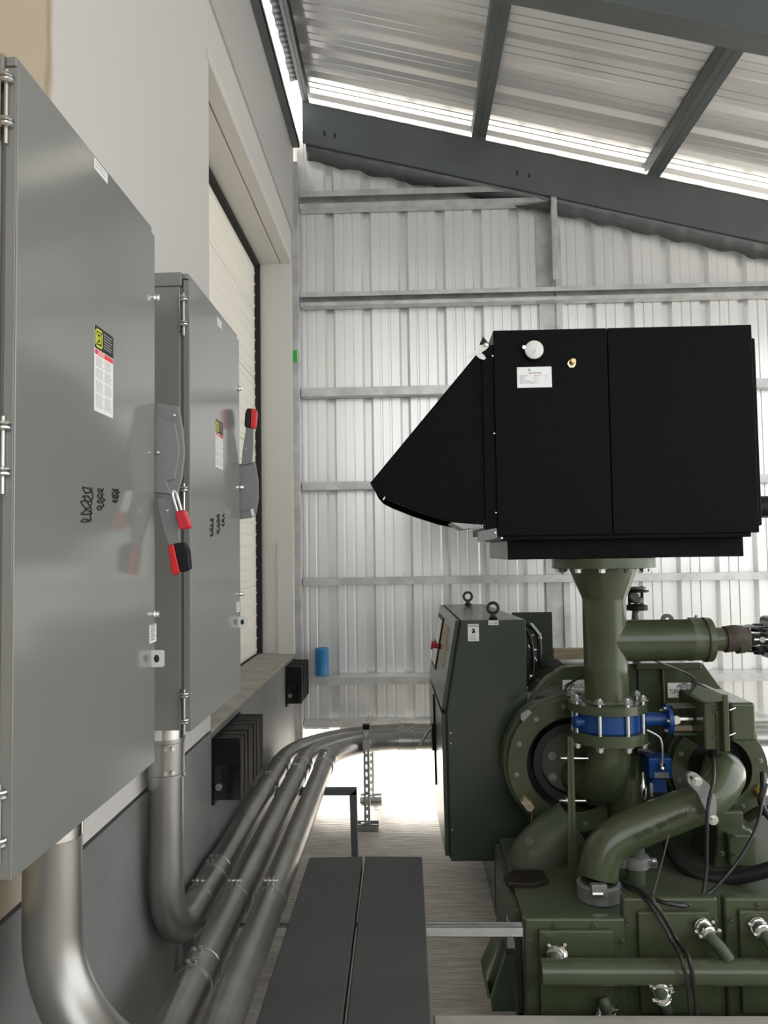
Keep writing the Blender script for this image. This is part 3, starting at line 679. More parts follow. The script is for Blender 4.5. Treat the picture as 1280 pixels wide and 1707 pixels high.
# ================================================================== INLET PIPE
YI = 3.62; ctr = W(1008, 1050, Y=YI); XI = ctr.x; SPX = F/YI
ip = thing('inlet_pipe', 'green tee-shaped inlet pipe carrying the black box, capped branch to the right', 'pipe', (XI, YI, 1.25))
zf = Z0-.075
zz = lambda y: W(1008, y, Y=YI).z
ztop = tr_z = W(847, 933, Y=3.44).z
MB().lathe((XI, YI, ztop), (0, 0, -1), [(0, .232), (.046, .232), (.047, .15)], 64).build('top_flange', 'green', ip, bevel=.002)
b = MB().lathe((XI, YI, ztop-.046), (0, 0, -1), [(0, .152), (.012, .152), (ztop-.046-zz(996), .100), (ztop-.046-zz(1000), .0985), (ztop-.046-zz(1108), .0985), (ztop-.046-zz(1112), .100), (ztop-.046-zz(1118), .0985), (ztop-.046-zz(1172), .0985)], 48)
zb_ = zz(1068); rb = .0945
b.build('riser', 'green', ip)
xe = W(1170, 1068, Y=YI).x
MB().lathe((XI, YI, zb_), (1, 0, 0), [(.0, rb-.0005), (.14, rb), (xe-XI-.07, rb), (xe-XI-.065, rb+.002), (xe-XI-.055, rb+.002), (xe-XI-.05, rb), (xe-XI, rb)], 48).build('branch', 'green', ip)
MB().lathe((xe, YI, zb_), (1, 0, 0), [(0, rb+.003), (.006, rb+.008), (.034, rb+.006), (.040, rb-.01), (.041, .055), (.085, .055), (.088, .05)], 48).build('end_cap', 'green', ip)
for k in range(12):
    an = 2*PI*(k+.5)/12; q = V(XI+.205*math.cos(an), YI+.205*math.sin(an), ztop-.046); bolt(ip, q, (0, 0, -1), .015, .016, 'steel' if k % 3 else 'green')
for x_, up_ in ((.115, 1), ):
    b = MB(); q = W(1112, 1032, Y=YI); b.ring(q+V(0, -.008, -.004), (0, 1, 0), .028, .012, .016, 24); b.build('lifting_eye', 'green2', ip)
q = W(1158, 1034, Y=YI); MB().box(q-V(.028, .02, .004), q+V(.022, .02, .012)).build('clamp_lug', 'green2', ip, bevel=.003); bolt(ip, q+V(.01, 0, .012), (0, 0, 1), .01, .01)
zf1 = zz(1168)
MB().lathe((XI, YI, zf1+.014), (0, 0, -1), [(0, .112), (.012, .118), (.014, .174), (.052, .176), (.053, .10)], 64).build('lower_flange', 'green', ip, bevel=.0015)
# rusty elbow and actuator on the branch
ev = thing('branch_valve', 'rusty elbow and dark valve parts bolted to the right end of the green branch', 'valve', (xe+.1, YI, zb_-.1))
MB().tube(smooth_path([(xe+.086, YI, zb_), (xe+.11, YI, zb_), (xe+.15, YI-.005, zb_+.006), (xe+.19, YI, zb_-.004)], 6), [.052+.008*(i > 3) for i in range(19)], 28).build('elbow', 'rust', ev)
MB().lathe((xe+.185, YI, zb_-.004), (1, 0, .02), [(-.03, .0615), (.0, .060), (.02, .050), (.035, .03), (.06, .025)], 28).build('green_dome', 'green2', ev)
b = MB(); b.box((xe+.19, YI-.05, zb_-.02), (xe+.34, YI+.05, zb_+.022)); b.build('yoke', 'blackin', ev, bevel=.006)
MB().cyl((xe+.21, YI-.055, zb_+.004), (xe+.30, YI-.055, zb_+.004), .007, n=12).build('stem', 'chrome', ev)
MB().lathe((xe+.245, YI-.065, zb_+.004), (0, 1, 0), [(0, .013), (.014, .013)], 18).build('stem_nut', 'chrome', ev)
for s in (-1, 1):
    MB().prism([(xe+.14, YI-.03, zb_+.052*s), (xe+.22, YI-.03, zb_+.062*s+.004), (xe+.34, YI-.03, zb_+.052*s+.0), (xe+.40, YI-.03, zb_+.07*s), (xe+.40, YI-.03, zb_+.058*s), (xe+.30, YI-.03, zb_+.044*s), (xe+.2, YI-.03, zb_+.052*s)], (0, .05, 0)).build('side_arm', 'cab_dk' if s > 0 else 'blackin', ev, bevel=.002)
    b = MB(); b.lathe((xe+.255, YI, zb_+.034*s), (0, 0, s), [(0, .03), (.02, .032), (.022, .022), (.035, .022)], 18); b.build('bonnet', 'blackin', ev)
MB().box((xe+.285, YI-.05, zb_-.08), (xe+.289, YI+.05, zb_+.08)).build('mount_plate', 'alu', ev)
MB().box((xe+.30, YI-.08, zb_-.095), (xe+.50, YI+.10, zb_+.10)).build('body', 'panel', ev, bevel=.02)
MB().cyl((xe+.36, YI, zb_+.08), (xe+.36, YI, zb_+.15), .03, n=20).build('top_knob', 'blackin', ev)
# small valve behind the riser
sv = thing('instrument_valve', 'small dark valve with stacked discs just behind the green riser', 'valve', tuple(W(1062, 1030, Y=4.0)))
q = W(1062, 1030, Y=4.0)
for y, r, h in ((1104, .02, .26), (1022, .012, .06), (1017, .055, .03), (1005, .03, .03), (987, .06, .012), (982, .045, .012)):
    c = W(1061, y, Y=4.0); MB().lathe(c, (0, 0, 1), [(0, r), (h*.8, r), (h, r*.7)], 20).build('valve_disc', 'blackin' if r > .05 else 'green2', sv)
for x in (1049, 1070): a, b_ = pp(4.0, (x, 1008), (x, 977)); MB().cyl(a, b_, .008, n=10).build('stud', 'blackin', sv)
c = W(1056, 994, Y=3.98); MB().cyl(c, c+V(0, -.02, 0), .022, n=16).build('side_port', 'green2', sv)

# ================================================================== BUTTERFLY VALVE
zl = zf1+.014-.052; ZV0 = zz(1214)
bv = thing('butterfly_valve', 'bright blue butterfly valve clamped between two green pipe flanges', 'valve', (XI, YI, ZV0))
MB().lathe((XI, YI, ZV0), (0, 0, 1), [(0, .145), (.004, .148), (zl-ZV0-.004, .148), (zl-ZV0, .145)], 64).build('body', 'blue', bv)
zc = (zl+ZV0)/2
MB().lathe((XI+.10, YI-.02, zc), (1, 0, 0), [(0, .036), (.12, .030), (.155, .030), (.157, .068), (.176, .068), (.178, .03)], 32).build('neck', 'blue', bv)
MB().lathe((XI-.10, YI-.05, zc), (-1, -.25, 0), [(0, .03), (.068, .026)], 24).build('lug', 'blue', bv)
for k in range(5): an = PI*2*k/5+.6; bolt(bv, V(XI+.257, YI-.02+.052*math.cos(an), zc+.052*math.sin(an)), (-1, 0, 0), .009, .01)
# threaded rods through the flanges
for k in range(8):
    an = 2*PI*(k+.42)/8; q = V(XI+.158*math.cos(an), YI+.158*math.sin(an), 0)
    MB().cyl((q.x, q.y, ZV0-.075), (q.x, q.y, zl+.075), .0095, n=12).build('tie_rod', 'chrome', bv)
    bolt(bv, (q.x, q.y, zl+.052), (0, 0, 1), .018, .014, 'castalu'); bolt(bv, (q.x, q.y, ZV0-.050), (0, 0, -1), .018, .018, 'steel')
ac = thing('valve_actuator', 'green boxy actuator with flanged middle plate beside the blue valve', 'actuator', tuple(W(1210, 1250, Y=3.5)))
xa = XI+.28; 
MB().cyl((xa, YI-.04, zc+.004), (xa+.09, YI-.04, zc+.004), .016, n=20).build('shaft', 'chrome', ac)
MB().lathe((xa+.012, YI-.062, zc+.004), (0, 1, 0), [(0, .019), (.014, .019)], 20).build('shaft_nut', 'chrome', ac)
b = MB(); b.box((xa-.005, YI-.07, zc+.058), (xa+.14, YI+.02, zc+.066)).box((xa-.005, YI-.07, zc-.062), (xa+.12, YI+.02, zc-.056)); b.build('bracket', 'green2', ac, bevel=.001)
MB().box((xa+.01, YI-.02, zc-.055), (xa+.10, YI+.05, zc-.03)).build('amber_wedge', 'tan', ac, bevel=.004)
b = MB(); b.box((xa+.10, YI-.06, zc-.04), (xa+.135, YI+.06, zc+.05)); b.build('coupling_block', 'rubber2', ac, bevel=.01)
for dz in (-.05, .045): q = V(xa+.12, YI-.085, zc+dz); MB().lathe(q, (0, 1, 0), [(0, .010), (.02, .012)], 12).build('stud', 'chrome', ac)
b = MB(); bx(b, 3.46, 3.78, 1172, 1170, 1206, 1252); b.build('gear_case', 'green', ac, bevel=.012)
b = MB(); b.prism(pp(3.40, (1150, 1156), (1162, 1142), (1204, 1158), (1204, 1170), (1176, 1172)), (0, .025, 0)); b.build('sloped_cover', 'green2', ac, bevel=.004)
b = MB(); bx(b, 3.42, 3.80, 1204, 1158, 1218, 1254); b.build('middle_flange', 'green', ac, bevel=.006)
b = MB(); bx(b, 3.45, 3.80, 1217, 1172, 1262, 1236); b.build('motor_cover', 'green', ac, bevel=.014)
for y in (1183, 1225): a, c = W(1216, y+1, Y=3.43), W(1226, y-3, Y=3.43); MB().cyl(a, c, .004, n=8).build('cover_screw', 'chrome', ac)
for y in (1185, 1228): 
    b = MB(); bx(b, 3.452, 3.47, 1188, y, 1204, y+4); b.build('rib', 'green', ac, bevel=.001)
b = MB(); bx(b, 3.452, 3.47, 1193, 1185, 1197, 1250); b.build('rib', 'green', ac, bevel=.001)
MB().cyl(*pp(3.5, (1189, 1250), (1189, 1262)), .02, n=16).build('cable_gland', 'blackin', ac)

# ================================================================== COMPRESSOR
YC = 3.80
cm = thing('air_compressor', 'big olive green industrial compressor with round casings on a boxed base', 'air compressor', (1.2, 3.9, 0))
# elbow below the valve turning into the left casing
z1e = ZV0-.0005
MB().lathe((XI, YI, z1e), (0, 0, -1), [(0, .176), (.048, .176), (.050, .10)], 64).build('elbow_flange', 'green', cm, bevel=.0015)
c1_ = W(958, 1275, Y=YC); 
pth = arc_path([(XI, YI, z1e-.03), (XI, YI, c1_.z-.085), (c1_.x+.02, YC+.14, c1_.z-.07)], [.17], 20)
MB().tube(pth, .098, 40).build('suction_elbow', 'green', cm)
b = MB().tube(pp(3.80, (1039, 1235), (1043, 1425)), .082, 28); b.build('rear_riser', 'green', cm)
# casing 1
def casing(cx_, cy_, Yf, ro, ri, nb, name, boff=0.):
    c = W(cx_, cy_, Y=Yf); b = MB().ring(c, (0, 1, 0), ro, ri, .045, 72); g = b.build(name, 'green', cm, bevel=.003)
    rm = (ro+ri)/2+.008
    for k in range(nb):
        an = 2*PI*(k+boff)/nb; socket(g, c+V(rm*math.cos(an), 0, rm*math.sin(an)), (0, -1, 0), .0072)
    return c, g
c1c, g1 = casing(957, 1275, YC, .318, .225, 12, 'suction_ring', .3)
MB().ring(c1c+V(0, .045, 0), (0, 1, 0), .335, .225, .10, 64).build('suction_casing', 'green', cm, bevel=.006)
MB().lathe(c1c+V(0, .12, 0), (0, 1, 0), [(0, .224), (.01, .224)], 48).build('inner_dark_face', 'rubber2', cm)
MB().ring(c1c+V(0, .03, 0), (0, 1, 0), .19, .155, .09, 48).build('rubber_seal', 'rubber2', cm)
dd = MB().lathe(c1c+V(.0, .06, 0), (0, 1, 0), [(0, .145), (.004, .150), (.06, .150)], 48).build('cover_disc', 'green2', cm)
for x, y in ((920, 1260), (921, 1295)): socket(dd, W(x, y, Y=YC+.06), (0, -1, 0), .012)
for x0_, x1_, y in ((934, 980, 1264), (932, 976, 1335)):
    a, b_ = W(x0_, y, Y=3.55), W(x1_, y, Y=3.55); q = MB().cyl(a, b_, .0075, n=12).build('rod', 'chrome', cm); bolt(q, a+V(.03, 0, 0), (1, 0, 0), .012, .012)
b = MB(); q = W(868, 1195, Y=YC-.01); b.prism(pp(YC-.02, (868, 1190), (881, 1183), (887, 1188), (873, 1203), (868, 1200)), (0, .03, 0)); b.build('lug_plate', 'castalu', cm, bevel=.002)
b = MB(); b.prism(pp(3.75, (868, 1338), (876, 1330), (892, 1346), (886, 1354), (880, 1353)), (0, .05, 0)); b.build('wood_chock', 'tan', cm, bevel=.003)
# casing 2
c2c, g2 = casing(1200, 1284, YC-.02, .228, .150, 10, 'discharge_ring', .35)
MB().ring(c2c+V(0, .045, 0), (0, 1, 0), .242, .150, .10, 64).build('discharge_casing', 'green', cm, bevel=.006)
MB().lathe(c2c+V(0, .10, 0), (0, 1, 0), [(0, .149), (.01, .149)], 48).build('inner_dark_face', 'rubber2', cm)
b = MB(); b.prism(pp(3.74, (1262, 1320), (1275, 1312), (1279, 1328), (1268, 1334)), (0, .05, 0)); b.build('amber_chock', 'orange', cm, bevel=.003)
# gear casing
ol = [(868, 1330), (858, 1250), (872, 1190), (890, 1156), (910, 1130), (938, 1112), (1040, 1107), (1172, 1106), (1200, 1144), (1232, 1178), (1262, 1225), (1272, 1290), (1262, 1380), (1230, 1430), (900, 1430)]
MB().prism(pp(3.94, *ol), (0, .055, 0)).build('gear_case_flange', 'green', cm, bevel=.006)
i2 = [(905, 1400), (890, 1300), (905, 1190), (928, 1145), (955, 1118), (1168, 1112), (1195, 1150), (1225, 1190), (1250, 1240), (1255, 1380), (1220, 1420)]
MB().prism(pp(3.995, *i2), (0, .60, 0)).build('gear_case', 'green', cm, bevel=.01)
for xa_, xb_ in ((1103, 1109), (1064, 1067)):
    b = MB(); bx(b, 3.915, 3.945, xa_, 1112, xb_, 1180); b.build('casting_rib', 'green', cm, bevel=.004)
b = MB(); bx(b, 3.90, 3.945, 1060, 1106, 1170, 1116); b.build('top_lip', 'green', cm, bevel=.006)
MB().tube(smooth_path(pp(3.93, (885, 1175), (893, 1160), (904, 1148), (915, 1138)), 5), .006, n=8).build('casting_ridge', 'green', cm)
# name plates
def nplate(xa_, ya_, xb_, yb_, Y):
    A = W(xa_, yb_, Y=Y); B = W(xb_, ya_, Y=Y)
    return A, B, MB().box((A.x, Y-.003, A.z), (B.x, Y, B.z)).build('name_plate', 'white', cm, bevel=.001)
A, B, o_ = nplate(1113, 1138, 1157, 1163, 3.937)
text('TURBO', (A.x+.007, 3.934, A.z+.021), (1, 0, 0), (0, 0, 1), .030, 'ink', o_, xs=.64, ext=.0003, lift=.0006)
for k, r_ in enumerate((.018, .026, .034, .042)):
    c = V(A.x+.082, 3.9335, A.z+.034)
    for a0_, a1_ in ((.3, 2.6), (3.8, 4.9)):
        pts = [c+V(r_*1.05*math.cos(a0_+(a1_-a0_)*t/14), 0, r_*.85*math.sin(a0_+(a1_-a0_)*t/14)) for t in range(15)]
        pts = [p for p in pts if A.z < p.z < B.z and A.x < p.x < B.x]
        if len(pts) > 2: MB().tube(pts, .0022, n=5).build('sound_wave_mark', 'ink', o_)
A, B, o_ = nplate(938, 1133, 976, 1162, 3.937)
text('PLUS', (A.x+.040, 3.934, A.z+.045), (1, .0, 0), (0, 0, 1), .030, 'ink', o_, ext=.0003, lift=.0006)
MB().ring((A.x+.032, 3.9345, A.z+.022), (0, 1, 0), .019, .015, .001, 30).build('round_logo', 'ink', o_); text('IR', (A.x+.018, 3.934, A.z+.014), (1, 0, 0), (0, 0, 1), .02, 'ink', o_, ext=.0003, lift=.0006)
text('Ingersoll Rand', (A.x+.055, 3.934, A.z+.015), (1, 0, 0), (0, 0, 1), .012, 'ink', o_, ext=.0003, lift=.0006)
b = MB().tube(smooth_path(pp(3.933, (940, 1145), (947, 1139), (955, 1141), (949, 1148), (956, 1151)), 5), .0028, n=5); b.build('animal_mark', 'ink', o_)
# left diagonal volute
MB().tube(smooth_path(pp(3.62, (955, 1372), (918, 1398), (892, 1424), (880, 1452), (880, 1490)), 6), .105, 32).build('volute_leg', 'green2', cm)
MB().prism([W(x, y, Z=.457) for x, y in ((838, 1470), (856, 1457), (905, 1457), (915, 1474), (885, 1481), (845, 1479))], (0, 0, .02)).build('undercut_shade', 'undercut', cm, bevel=.004)  # darkness of the undercut below the leg end, put in as a black slab
for x, y in ((882, 1402), (887, 1424)): socket(cm, W(x, y, Y=3.52), (-.2, -1, .3), .012, 'green2')
# vertical strap
MB().prism(pp(3.40, (946, 1228), (951, 1228), (962, 1480), (956, 1506), (947, 1506)), (0, .004, 0)).prism(pp(3.395, (951, 1228), (956, 1232), (963, 1500), (957, 1504)), (0, .035, 0)).build('support_strap', 'green', cm, bevel=.001)
MB().prism(pp(3.30, (890, 1494), (948, 1494), (958, 1505), (893, 1509)), (0, .03, 0)).build('strap_foot', 'green2', cm, bevel=.002)
for x in (912, 926): bolt(cm, W(x, 1496, Y=3.30), (0, 0, 1), .010, .012)
# right foot casting
MB().prism(pp(3.55, (1192, 1352), (1240, 1352), (1240, 1378), (1262, 1392), (1262, 1440), (1215, 1448), (1190, 1448), (1196, 1400)), (0, .3, 0)).build('foot_casting', 'green', cm, bevel=.012)
b = MB(); bx(b, 3.50, 3.56, 1214, 1392, 1262, 1445); b.build('foot_pad', 'green', cm, bevel=.01)
for x, y in ((1222, 1393), (1203, 1423), (1223, 1424)): socket(cm, W(x, y, Y=3.50), (0, -1, 0), .008, 'green2')
# base
XB0 = .405; ZT0 = .455
b = MB(); b.prism([(XB0, 3.12, .03), (XB0+.03, 3.06, .03), (XB0+.045, 3.06, ZT0-.02), (XB0+.03, 3.12, ZT0), (XB0, 3.14, ZT0-.04)], (0, 0, 0.0001)) if False else None
b = MB(); pr = [(3.07, .04), (3.07, ZT0-.05), (3.11, ZT0-.01), (3.2, ZT0), (3.93, ZT0), (3.93, .04)]
b.prism([(XB0+.02, y, z) for y, z in pr], (2.6, 0, 0)); b.build('base_tank', 'green2', cm, bevel=.012); MB().box((.70, 3.932, .042), (3.0, 4.6, ZT0-.01)).build('rear_base', 'green2', cm, bevel=.01)
MB().prism([(XB0-.002, 3.16, .05), (XB0-.002, 3.20, ZT0-.02), (XB0-.002, 3.9, ZT0-.02), (XB0-.002, 3.9, .05)], (.024, 0, 0)).build('end_plate', 'castalu' if False else 'green2', cm, bevel=.004)
MB().box((XB0-.004, 3.2, .10), (XB0-.001, 3.45, .30)).build('data_plate', 'alu', cm)
for i, (xa_, xb_, ya_, Yf, xi0, xi1, yi0) in enumerate(((873, 1043, 1531, 3.03, 898, 1022, 1552), (1037, 1197, 1497, 3.045, 1063, 1182, 1521), (1207, 1390, 1497, 3.045, 1232, 1370, 1519))):
    A = W(xa_, ya_, Y=Yf); B = W(xb_, ya_, Y=Yf)
    cv = MB().box((A.x, Yf, .07), (B.x, Yf+.05, A.z)).build('cooler_cover', 'green', cm, bevel=.012)
    A2 = W(xi0, yi0, Y=Yf-.02); B2 = W(xi1, yi0, Y=Yf-.02)
    MB().box((A2.x, Yf-.02, .13), (B2.x, Yf+.001, A2.z)).build('raised_panel', 'green', cv, bevel=.006)
    w_ = B.x-A.x
    for fx, z_ in ((.30, A.z-.026), (.68, A.z-.026), (.045, A.z-.085), (.955, A.z-.085), (.045, A.z-.25), (.955, A.z-.25)):
        socket(cv, (A.x+w_*fx, Yf, z_), (0, -1, 0), .0085, 'green2')
# skid foot
for a_, b_ in (((836, 1562), (807, 1624)), ((807, 1624), (815, 1664)), ((842, 1588), (818, 1664))):
    p0, p1 = W(*a_, Y=3.10), W(*b_, Y=3.10); w_ = (p1-p0).cross(V(0, 1, 0)).normalized()*.005
    MB().prism([p0-w_, p1-w_, p1+w_, p0+w_], (0, .10, 0)).build('skid_brace', 'green2', cm)
MB().prism([W(x, y, Y=3.12) for x, y in ((843, 1592), (819, 1666), (820, 1686), (860, 1686), (860, 1592))], (0, .05, 0)).build('skid_foot', 'panel', cm)
MB().box((XB0+.0, 3.06, 0), (3.0, 3.93, .041)).build('skid_rail', 'panel', cm); MB().box((.70, 3.93, 0), (3.0, 4.6, .041)).build('skid_rail', 'panel', cm)

# discharge pipe
dp = thing('discharge_pipe', 'fat olive green cast pipe sloping down left from the right casing', 'pipe', tuple(W(998, 1470, Y=3.25)))
pts = [(1203, 1286, 3.80), (1204, 1287, 3.62), (1206, 1289, 3.50), (1204, 1297, 3.42), (1192, 1318, 3.36), (1165, 1339, 3.33), (1120, 1357, 3.31), (1075, 1375, 3.30), (1040, 1390, 3.29), (1013, 1410, 3.28), (1001, 1436, 3.27), (997, 1462, 3.26)]
cu = smooth_path([W(x, y, Y=Y) for x, y, Y in pts], 6); rr = [.098-(.018*min(1, i/30)) for i in range(len(cu))]
MB().tube(cu, rr, 40).build('pipe_body', 'green', dp)
cw = W(998, 1468, Y=3.26); MB().tube([cw, cw-V(0, 0, .12)], .074, 32).build('pipe_stub', 'green2', dp)
ck = MB().lathe(cw-V(0, 0, .002), (0, 0, -1), [(0, .080), (.006, .089), (.062, .089), (.068, .080)], 40).build('pipe_clamp', 'castalu', dp)
b = MB(); q = W(1000, 1487, Y=3.165); b.box(q-V(.033, .0, .024), q+V(.03, .03, .026)); b.build('clamp_block', 'castalu', ck, bevel=.004)
a, c = W(987, 1490, Y=3.155), W(1004, 1490, Y=3.155); MB().cyl(a, c, .012, n=16).build('clamp_bolt', 'chrome', ck)
# raised casting letters on the sloping pipe
sA, sB = W(1058, 1402, Y=3.205), W(1160, 1352, Y=3.225)
xd = (sB-sA).normalized(); ud = V(0, -.35, 1); ud = (ud-xd*ud.dot(xd)).normalized()
text('1201933   2001 EPAR0A', sA, xd, ud, .034, 'green', dp, 'cast_lettering', ext=.0015, lift=.0, xs=.72)
# support plate
sp_ = thing('lifting_bracket', 'grey cast bracket bolted diagonally across the sloping green pipe', 'bracket', tuple(W(1170, 1330, Y=3.2)))
MB().prism(pp(3.20, (1145, 1292), (1152, 1287), (1162, 1290), (1180, 1306), (1193, 1330), (1195, 1348), (1194, 1368), (1188, 1373), (1182, 1368), (1176, 1352), (1162, 1322), (1146, 1304)), (0, .022, 0)).build('plate', 'castalu', sp_, bevel=.003)
for x, y in ((1162, 1303), (1189, 1367)): bolt(sp_, W(x, y, Y=3.198), (0, -1, 0), .014, .012)
b = MB(); b.prism(pp(3.197, (1149, 1296), (1152, 1293), (1160, 1301), (1157, 1304)), (0, .003, 0)); b.build('slot', 'ink', sp_)
# small riser clamp
rc = thing('pipe_coupling', 'small grey grooved pipe clamp behind the larger one on the base top', 'pipe clamp', tuple(W(1060, 1470, Y=3.4)))
q = W(1058, 1424, Y=3.40); MB().lathe(q+V(0, 0, .05), (0, 0, -1), [(0, .042), (.20, .042)], 28).build('stub', 'green2', rc)
MB().lathe(q, (0, 0, -1), [(0, .050), (.005, .058), (.048, .058), (.053, .050)], 32).build('clamp_ring', 'castalu', rc)
for s in (-1, 1): c = q+V(.064*s, -.02, -.028); MB().box(c-V(.02, .012, .02), c+V(.02, .012, .02)).build('clamp_ear', 'castalu', rc, bevel=.006); bolt(rc, c+V(.006*s, -.012, .004), (0, -1, 0), .011, .010)

# header pipe across the front
hdz = W(1100, 1620, Y=2.93)
hp_ = thing('header_pipe', 'long horizontal green pipe along the front of the compressor base', 'pipe', (1.1, 2.93, .25))
xh = W(900, 1620, Y=2.93)
MB().lathe((xh.x, 2.93, hdz.z), (1, 0, 0), [(0, .036), (.004, .0455), (2.2, .0455)], 36).build('pipe_body', 'green', hp_)
# small water lines with split clamps
def waterline(P, label, cl, r=.023):
    pts = [W(x, y, Y=Y) for x, y, Y in P]; t = thing('water_line', label, 'pipe', tuple(pts[0]), 'small water lines with split clamps')
    cu = smooth_path(pts, 6); MB().tube(cu, r, 18).build('pipe_body', 'green2', t)
    for k in cl:
        i = int(k*(len(cu)-1)); p = cu[i]; ax = (cu[min(i+1, len(cu)-1)]-cu[max(i-1, 0)]).normalized()
        c = MB().lathe(p-ax*.013, ax, [(0, r+.001), (.003, r+.009), (.010, r+.010), (.013, r+.007), (.016, r+.010), (.023, r+.009), (.026, r+.001)], 24).build('split_clamp', 'chrome', t)
        u = ax.cross(V(0, -1, .3)).normalized()
        for s in (-1, 1):
            q = p+u*(r+.014)*s; bolt(c, q-V(0, .006, 0), (0, -.6, .8), .007, .014, 'chrome', False)
waterline(((932, 1592, 3.02), (928, 1590, 2.99), (925, 1594, 2.96), (925, 1606, 2.94)), 'short water line with bright clamps at the left end of the green header pipe', (.15, .65))
waterline(((1170, 1545, 3.02), (1177, 1552, 2.99), (1186, 1565, 2.96), (1202, 1582, 2.94), (1215, 1600, 2.93)), 'water line with twin bright clamps on the middle cover', (.12, .40))
waterline(((1262, 1543, 3.02), (1268, 1550, 2.99), (1277, 1562, 2.96), (1292, 1582, 2.94), (1310, 1600, 2.93)), 'water line with twin bright clamps at the right edge', (.12, .40))
waterline(((1098, 1638, 2.93), (1100, 1650, 2.91), (1104, 1664, 2.92), (1110, 1684, 2.96)), 'water line with clamps hanging below the middle of the header pipe', (.25, .65))
waterline(((1005, 1664, 2.98), (1009, 1678, 2.97), (1012, 1695, 2.99)), 'water line clamp low under the left cover near the kerb', (.75,))

# solenoid box with steel tubing
sb = thing('solenoid_box', 'small dark blue instrument box between the two round casings', 'instrument box', tuple(W(1102, 1320, Y=3.6)))
b = MB(); bx(b, 3.56, 3.68, 1081, 1264, 1121, 1298); b.build('upper_housing', 'blue', sb, bevel=.006)
b = MB(); bx(b, 3.58, 3.68, 1087, 1298, 1112, 1322); b.build('lower_housing', 'blue', sb, bevel=.004)
b = MB(); bx(b, 3.557, 3.562, 1091, 1288, 1115, 1297); b.build('plate', 'castalu', sb)
MB().tube(smooth_path(pp(3.54, (1078, 1217), (1092, 1224), (1101, 1232), (1104, 1250), (1104, 1276)), 6), .0055, n=10).build('steel_tube', 'tube', sb)
MB().lathe(W(1104, 1284, Y=3.54), (0, 0, 1), [(0, .008), (.008, .012), (.016, .009), (.02, .013), (.03, .013), (.034, .007)], 14).build('tube_fitting', 'chrome', sb)
MB().lathe(W(1073, 1333, Y=3.5), (0, 0, 1), [(0, .008), (.01, .014), (.06, .014), (.07, .008), (.12, .007)], 14).build('probe', 'chrome', sb)
MB().lathe(W(1086, 1328, Y=3.5), (0, 0, 1), [(0, .006), (.05, .008), (.06, .004)], 12).build('probe', 'castalu', sb)
MB().tube(smooth_path(pp(3.66, (1060, 1250), (1078, 1252), (1088, 1262), (1092, 1275)), 6), .022, n=14).build('hose_stub', 'rubber2', sb)

# hoses and cables
def cable(pts, r, label, m='rubber2', nm='cable', cat='cable'):
    P = [W(x, y, Y=Y) for x, y, Y in pts]; o = MB().tube(smooth_path(P, 7), r, n=12).build(nm, m); return tag(o, label, cat)
cable(((1112, 1385, 3.7), (1116, 1412, 3.62), (1135, 1440, 3.52), (1168, 1460, 3.45), (1215, 1464, 3.4), (1262, 1455, 3.35), (1310, 1440, 3.3)), .030, 'thick black hose curving under the casings to the right edge', nm='rubber_hose', cat='hose')
cable(((1189, 1262, 3.45), (1189, 1300, 3.2), (1180, 1345, 3.16), (1178, 1400, 3.15), (1177, 1450, 3.15), (1170, 1495, 3.12), (1150, 1510, 3.05), (1110, 1505, 3.03), (1070, 1490, 3.1)), .0075, 'black cable hanging from the green actuator down across the grey bracket')
cable(((1279, 1308, 3.5), (1270, 1340, 3.35), (1262, 1375, 3.3), (1240, 1420, 3.25), (1210, 1460, 3.2), (1180, 1490, 3.15), (1140, 1508, 3.04), (1085, 1500, 3.06)), .0065, 'dark cable looping from the right edge down to the base top')
cable(((1030, 1468, 3.3), (1060, 1480, 3.15), (1085, 1500, 3.0), (1108, 1530, 2.985), (1130, 1570, 2.97), (1148, 1598, 2.86), (1156, 1640, 2.86), (1162, 1690, 2.9)), .008, 'thick black lead falling over the middle cover behind the header pipe')
cable(((1040, 1478, 3.25), (1072, 1496, 3.05), (1098, 1530, 2.98), (1120, 1570, 2.96), (1136, 1600, 2.855), (1146, 1645, 2.855), (1150, 1690, 2.9)), .006, 'thinner black lead beside the thick one over the middle cover')
cable(((1114, 1392, 3.2), (1105, 1430, 3.15), (1094, 1470, 3.1), (1088, 1492, 3.06)), .0035, 'thin brown wire tied to the sloping green pipe', m='rust')
cable(((1093, 1102, 3.6), (1120, 1112, 3.75), (1150, 1125, 3.88), (1165, 1140, 3.90)), .005, 'thin black cable dropping behind the branch onto the casing')
cable(((975, 1125, 3.85), (952, 1138, 3.90), (941, 1152, 3.90), (940, 1170, 3.88)), .006, 'black cable crossing the left name plate')
cable(((886, 1352, 3.8), (886, 1372, 3.75), (882, 1378, 3.7), (878, 1392, 3.62)), .003, 'thin wire hanging below the tan chock', m='tube', nm='wire', cat='wire')
cable(((1272, 1290, 3.7), (1272, 1315, 3.6), (1268, 1335, 3.55), (1280, 1360, 3.5), (1300, 1375, 3.5)), .014, 'black hose end with fitting at the right edge', nm='rubber_hose', cat='hose')
cable(((1245, 1364, 3.75), (1265, 1352, 3.7), (1290, 1350, 3.65)), .022, 'short dark hose behind the foot casting at right edge', m='rust', nm='rubber_hose', cat='hose')

